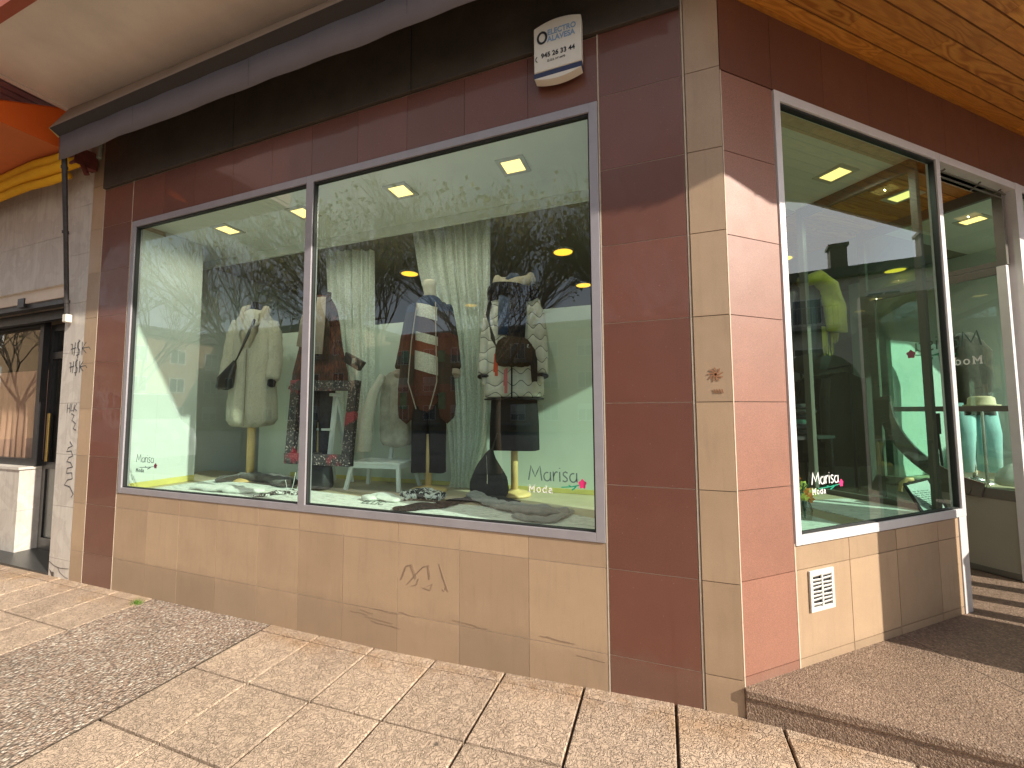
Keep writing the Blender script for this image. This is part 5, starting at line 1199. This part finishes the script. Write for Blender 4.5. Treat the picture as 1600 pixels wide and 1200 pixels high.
q=RF@Vector((3.42,.22,.84)); mb=MB(); mb.loft([(0,0,0,.14,.07),(0,0,.06,.15,.08),(0,0,.16,.10,.05),(.02,0,.2,.04,.03)],28,.05,4); o=mb.build('silver_bag',surf('silver_grey_leather',(.42,.42,.38),.35,.1,9),None,smooth=True,sub=1); o.location=q; tag(o,'silver grey bag standing on the display beyond the door leaf','bag')

# ------------------------------------------------------------------ street behind the camera (seen in the glass, and shading the entrance)
def branch(mb,p,d,l,r,depth,rng,lv=None):
    q=p+d*l*.5+Vector((rng.uniform(-1,1),rng.uniform(-1,1),rng.uniform(-.3,.6)))*l*.06; e=p+d*l
    mb.tube([p,q,e],[r,r*.86,r*.68],5 if depth>3 else 3,cap=False)
    if depth==0:
        if lv is not None and rng.random()<.13:
            for _ in range(2):
                c=e+Vector((rng.uniform(-.3,.3),rng.uniform(-.3,.3),rng.uniform(-.3,.2))); a=Vector((rng.uniform(-1,1),rng.uniform(-1,1),rng.uniform(-1,1))).normalized()*.075; b=a.cross(Vector((rng.uniform(-1,1),1,rng.uniform(-1,1)))).normalized()*.05
                lv.add([c-a,c+b,c+a,c-b],[(0,1,2,3)])
        return
    k=3 if rng.random()<.55 or depth>4 else 2
    for i in range(k):
        ax=Vector((rng.uniform(-1,1),rng.uniform(-1,1),rng.uniform(-.25,.55)))
        nd=(d+ax*(.62 if i else .30)).normalized(); nd.z=max(nd.z,-.1); nd.normalize()
        branch(mb,p.lerp(e,1 if i<2 else .6),nd,l*rng.uniform(.68,.86),r*(.66 if i else .72),depth-1,rng,lv)
bark=surf('tree_bark',(.16,.125,.085),.9,.3,20); leafm=surf('dry_leaf',(.24,.22,.07),.8,.4,3)
tl=['bare street tree opposite the display window','bare street tree left of the opposite tree','bare street tree right of the opposite tree','far bare street tree down the street','bare street tree at the crossing','bare street tree beside the white van']
tl+=['bare tree far left on the pavement']
for i,(x,y,s,dpt) in enumerate([(-4.3,-8.2,1.0,7),(-9.5,-8.8,1.1,7),(.3,-8.6,1.0,7),(-15,-9,1.15,6),(-6.9,-13,1.2,6),(-21,-8.5,1.1,6),(-21.5,-4.8,.9,6)]):
    rng=random.Random(40+i); t=thing('street_tree',tl[i],'tree',(x,y,-.2),rng.uniform(0,6),'bare trees along the street')
    tr=MB(); tr.tube([(0,0,0),(.03,.02,1.2),(.0,.05,2.3*s)],[.17*s,.14*s,.12*s],8,cap=False); tr.build('trunk',bark,t,smooth=True)
    cr=MB(); lf=MB()
    for k in range(4):
        a=k*PI/2+rng.uniform(-.4,.4); branch(cr,Vector((0,.05,2.2*s)),Vector((.5*cos(a),.5*sin(a),1)).normalized(),1.5*s,.05*s,dpt,rng,lf)
    c=cr.build('crown',bark,t,fix=False)
    lf.build('dry_leaves',leafm,c,fix=False)
def block(name,label,M_,w,h,dp,wall,floors,cols_,winw=1.3,winh=1.35,roofc=(.05,.045,.045),chim=()):
    b=thing(name,label,'apartment block'); b.matrix_world=M_
    mb=MB(); mb.box(0,w,0,dp,-.3,h); mb.build('wall',wall,b)
    mb=MB(); mb.box(-.3,w+.3,-.5,dp+.3,h,h+.28); mb.slab([(-.3,-.5,h+.28),(w+.3,-.5,h+.28),(w+.3,dp/2,h+1.5),(-.3,dp/2,h+1.5)],.15); rf=mb.build('roof',surf('dark_roof_tile',roofc,.8,.3,6),b)
    for cx in chim:
        mb=MB(); mb.box(cx,cx+.7,1.2,1.9,h+.3,h+2.0); mb.box(cx-.08,cx+.78,1.1,2.0,h+2.0,h+2.15); mb.build('chimney',surf('chimney_brick',(.10,.07,.055),.9),rf)
    fh=(h-.6)/floors; fm=surf('white_window_frame',(.5,.5,.48),.5); gm=surf('dark_window_glass',(.03,.04,.05),.08,.3,1); sh=surf('roller_blind',(.42,.40,.35),.7)
    rg=random.Random(3)
    for f in range(floors):
        for c in range(cols_):
            x=(c+.5)*w/cols_-winw/2; z=.9+f*fh
            mb=MB(); t=.07; mb.box(x,x+winw,-.05,.02,z,z+t); mb.box(x,x+winw,-.05,.02,z+winh-t,z+winh); mb.box(x,x+t,-.05,.02,z+t,z+winh-t); mb.box(x+winw-t,x+winw,-.05,.02,z+t,z+winh-t); mb.box(x+winw/2-t/2,x+winw/2+t/2,-.05,.02,z+t,z+winh-t)
            wd=mb.build('window',fm,b)
            g=MB(); g.box(x+t,x+winw-t,-.02,-.005,z+t,z+winh-t); g.build('pane',gm,wd)
            if rg.random()<.5:
                k=rg.uniform(.2,.7); g=MB(); g.box(x+t,x+winw-t,-.035,-.025,z+winh-t-(winh-2*t)*k,z+winh-t); g.build('blind',sh,wd)
            if c%3==1:
                g=MB(); g.box(x-.5,x+winw+.5,-.9,-.001,z-.35,z-.2)
                for j in range(12): xx=x-.45+(winw+.9)*j/11; g.box(xx-.012,xx+.012,-.88,-.86,z-.2,z+.7)
                g.box(x-.48,x+winw+.48,-.89,-.85,z+.7,z+.74); g.build('balcony',surf('balcony_rail',(.22,.2,.18),.6),b)
    return b
wallb=surf('ochre_brown_brick',(.26,.165,.085),.9,.15,3); wallg=surf('drab_green_render',(.50,.49,.38),.9,.12,3)
block('apartment_block','long ochre brick apartment block across the street behind the trees',Matrix.Translation((10,-30,-.2))@Matrix.Rotation(PI,4,'Z'),34,8.3,9,wallb,3,12)
block('apartment_block','distant ochre apartment block further down the street',Matrix.Translation((-26,-27,-.2))@Matrix.Rotation(PI,4,'Z'),34,9.5,9,surf('pale_brick',(.34,.24,.15),.9,.15,3),3,12)
block('apartment_block','drab apartment block with chimneys across the side street',Matrix.Translation((23,26,-.2))@Matrix.Rotation(-PI/2,4,'Z'),36,8.1,9,wallg,3,12,chim=(3,8.5,13,17,20.5,23.5,28))

block('apartment_block','sunlit ochre block closing the street far to the left',Matrix.Translation((-42,-30,-.2))@Matrix.Rotation(PI/2,4,'Z'),27,8.5,9,surf('sunlit_ochre_brick',(.30,.20,.12),.9,.15,3),3,9)
def van(x,y,rz):
    v=thing('parked_van','white delivery van with a red lower stripe parked across the pavement','van',(x,y,-.22),rz)
    prof=[(-2.6,.35),(-2.6,2.0),(-2.45,2.3),(1.2,2.35),(1.75,1.5),(2.4,1.2),(2.55,.9),(2.55,.35)]
    mb=MB(); n=len(prof); mb.add([(a,-.95,b) for a,b in prof]+[(a,.95,b) for a,b in prof],[tuple(range(n)),tuple(range(n,2*n))[::-1]]+[(i,(i+1)%n,n+(i+1)%n,n+i) for i in range(n)]); mb.build('body',surf('white_car_paint',(.75,.75,.74),.25,.02),v,bevel=.06)
    for s in (-1,1):
        mb=MB(); mb.box(-2.55,1.9,s*.955-.004,s*.955+.004,.45,.85); mb.build('red_stripe',surf('red_car_stripe',(.55,.03,.02),.35),v)
        mb=MB(); mb.add([(.7,s*.958,1.45),(1.6,s*.958,1.45),(1.15,s*.958,2.1),(.7,s*.958,2.1)],[(0,1,2,3)]); mb.build('side_window',M['kleather'],v)
        for wx in (-1.7,1.7):
            mb=MB(); mb.tube([(wx,s*.80,.34),(wx,s*.98,.34)],.34,24); w=mb.build('tyre',M['rubber'],v); mb=MB(); mb.tube([(wx,s*.97,.34),(wx,s*.99,.34)],.19,16); mb.build('rim',M['steel'],w)
    mb=MB(); mb.add([(1.24,-.8,2.28),(1.24,.8,2.28),(1.76,.85,1.52),(1.76,-.85,1.52)],[(0,1,2,3)]); o=mb.build('windscreen',M['kleather'],v); o.location=(.03,0,.02)
    return v
van(-16.6,-5.7,0)
def car(x,y,rz,c,label):
    v=thing('parked_car',label,'car',(x,y,-.22),rz,'cars parked along the kerb')
    prof=[(-2.1,.3),(-2.15,.75),(-2.0,.98),(-1.55,1.02),(-1.0,1.45),(.55,1.48),(1.25,1.0),(1.95,.85),(2.1,.6),(2.1,.3)]
    mb=MB(); n=len(prof); mb.add([(a,-.85,b) for a,b in prof]+[(a,.85,b) for a,b in prof],[tuple(range(n)),tuple(range(n,2*n))[::-1]]+[(i,(i+1)%n,n+(i+1)%n,n+i) for i in range(n)]); mb.build('body',surf('car_paint',c,.2,.02),v,bevel=.06)
    for s in (-1,1):
        mb=MB(); mb.add([(-1.35,s*.856,1.03),(1.05,s*.856,1.03),(.5,s*.856,1.4),(-.95,s*.856,1.4)],[(0,1,2,3)]); mb.build('side_window',M['kleather'],v)
        for wx in (-1.35,1.35):
            mb=MB(); mb.tube([(wx,s*.70,.31),(wx,s*.87,.31)],.31,22); w=mb.build('tyre',M['rubber'],v); mb=MB(); mb.tube([(wx,s*.86,.31),(wx,s*.885,.31)],.18,16); mb.build('rim',M['steel'],w)
    return v
car(14.5,1.5,R(90),(.30,.31,.32),'silver car parked in the side street')
car(15,7.5,R(90),(.05,.05,.055),'black car parked in the side street')
# unseen panel and posts added just right of the frame to shade the step
sp=thing('shade_panel','tall grey unseen panel added on the step to shade the entrance','shade caster',(2.43,.37,.178),R(-15)+R(90))
mb=MB(); n=14; w=.68; pr=[(0,0.02)]+[(0,1.55)]+[(w/2-w/2*cos(PI*i/n),1.55+.28*sin(PI*i/n)) for i in range(1,n)]+[(w,1.55),(w,.02)]
nn_=len(pr); mb.add([(a,-.02,b) for a,b in pr]+[(a,.02,b) for a,b in pr],[tuple(range(nn_)),tuple(range(nn_,2*nn_))[::-1]]+[(i,(i+1)%nn_,nn_+(i+1)%nn_,nn_+i) for i in range(nn_)]); mb.build('shade_board',surf('grey_green_shade_board',(.19,.20,.16),.7,.1),sp)
for x in (.1,w-.1):
    mb=MB(); mb.box(x-.02,x+.02,-.2,.2,0,.02); mb.build('foot',M['black'],sp)
for k,(x,y) in enumerate(((3.05,1.02),(3.16,1.30),(3.27,1.60))):
    mb=MB(); mb.box(-.05,.05,-.05,.05,0,1.0); mb.box(-.06,.06,-.06,.06,1.0,1.03); o=mb.build('shade_post',M['black'],None); o.location=(x,y,.178); tag(o,['nearest','middle','farthest'][k]+' unseen black post added to cast shadow stripes on the step','post','posts added for shadow stripes on the step')
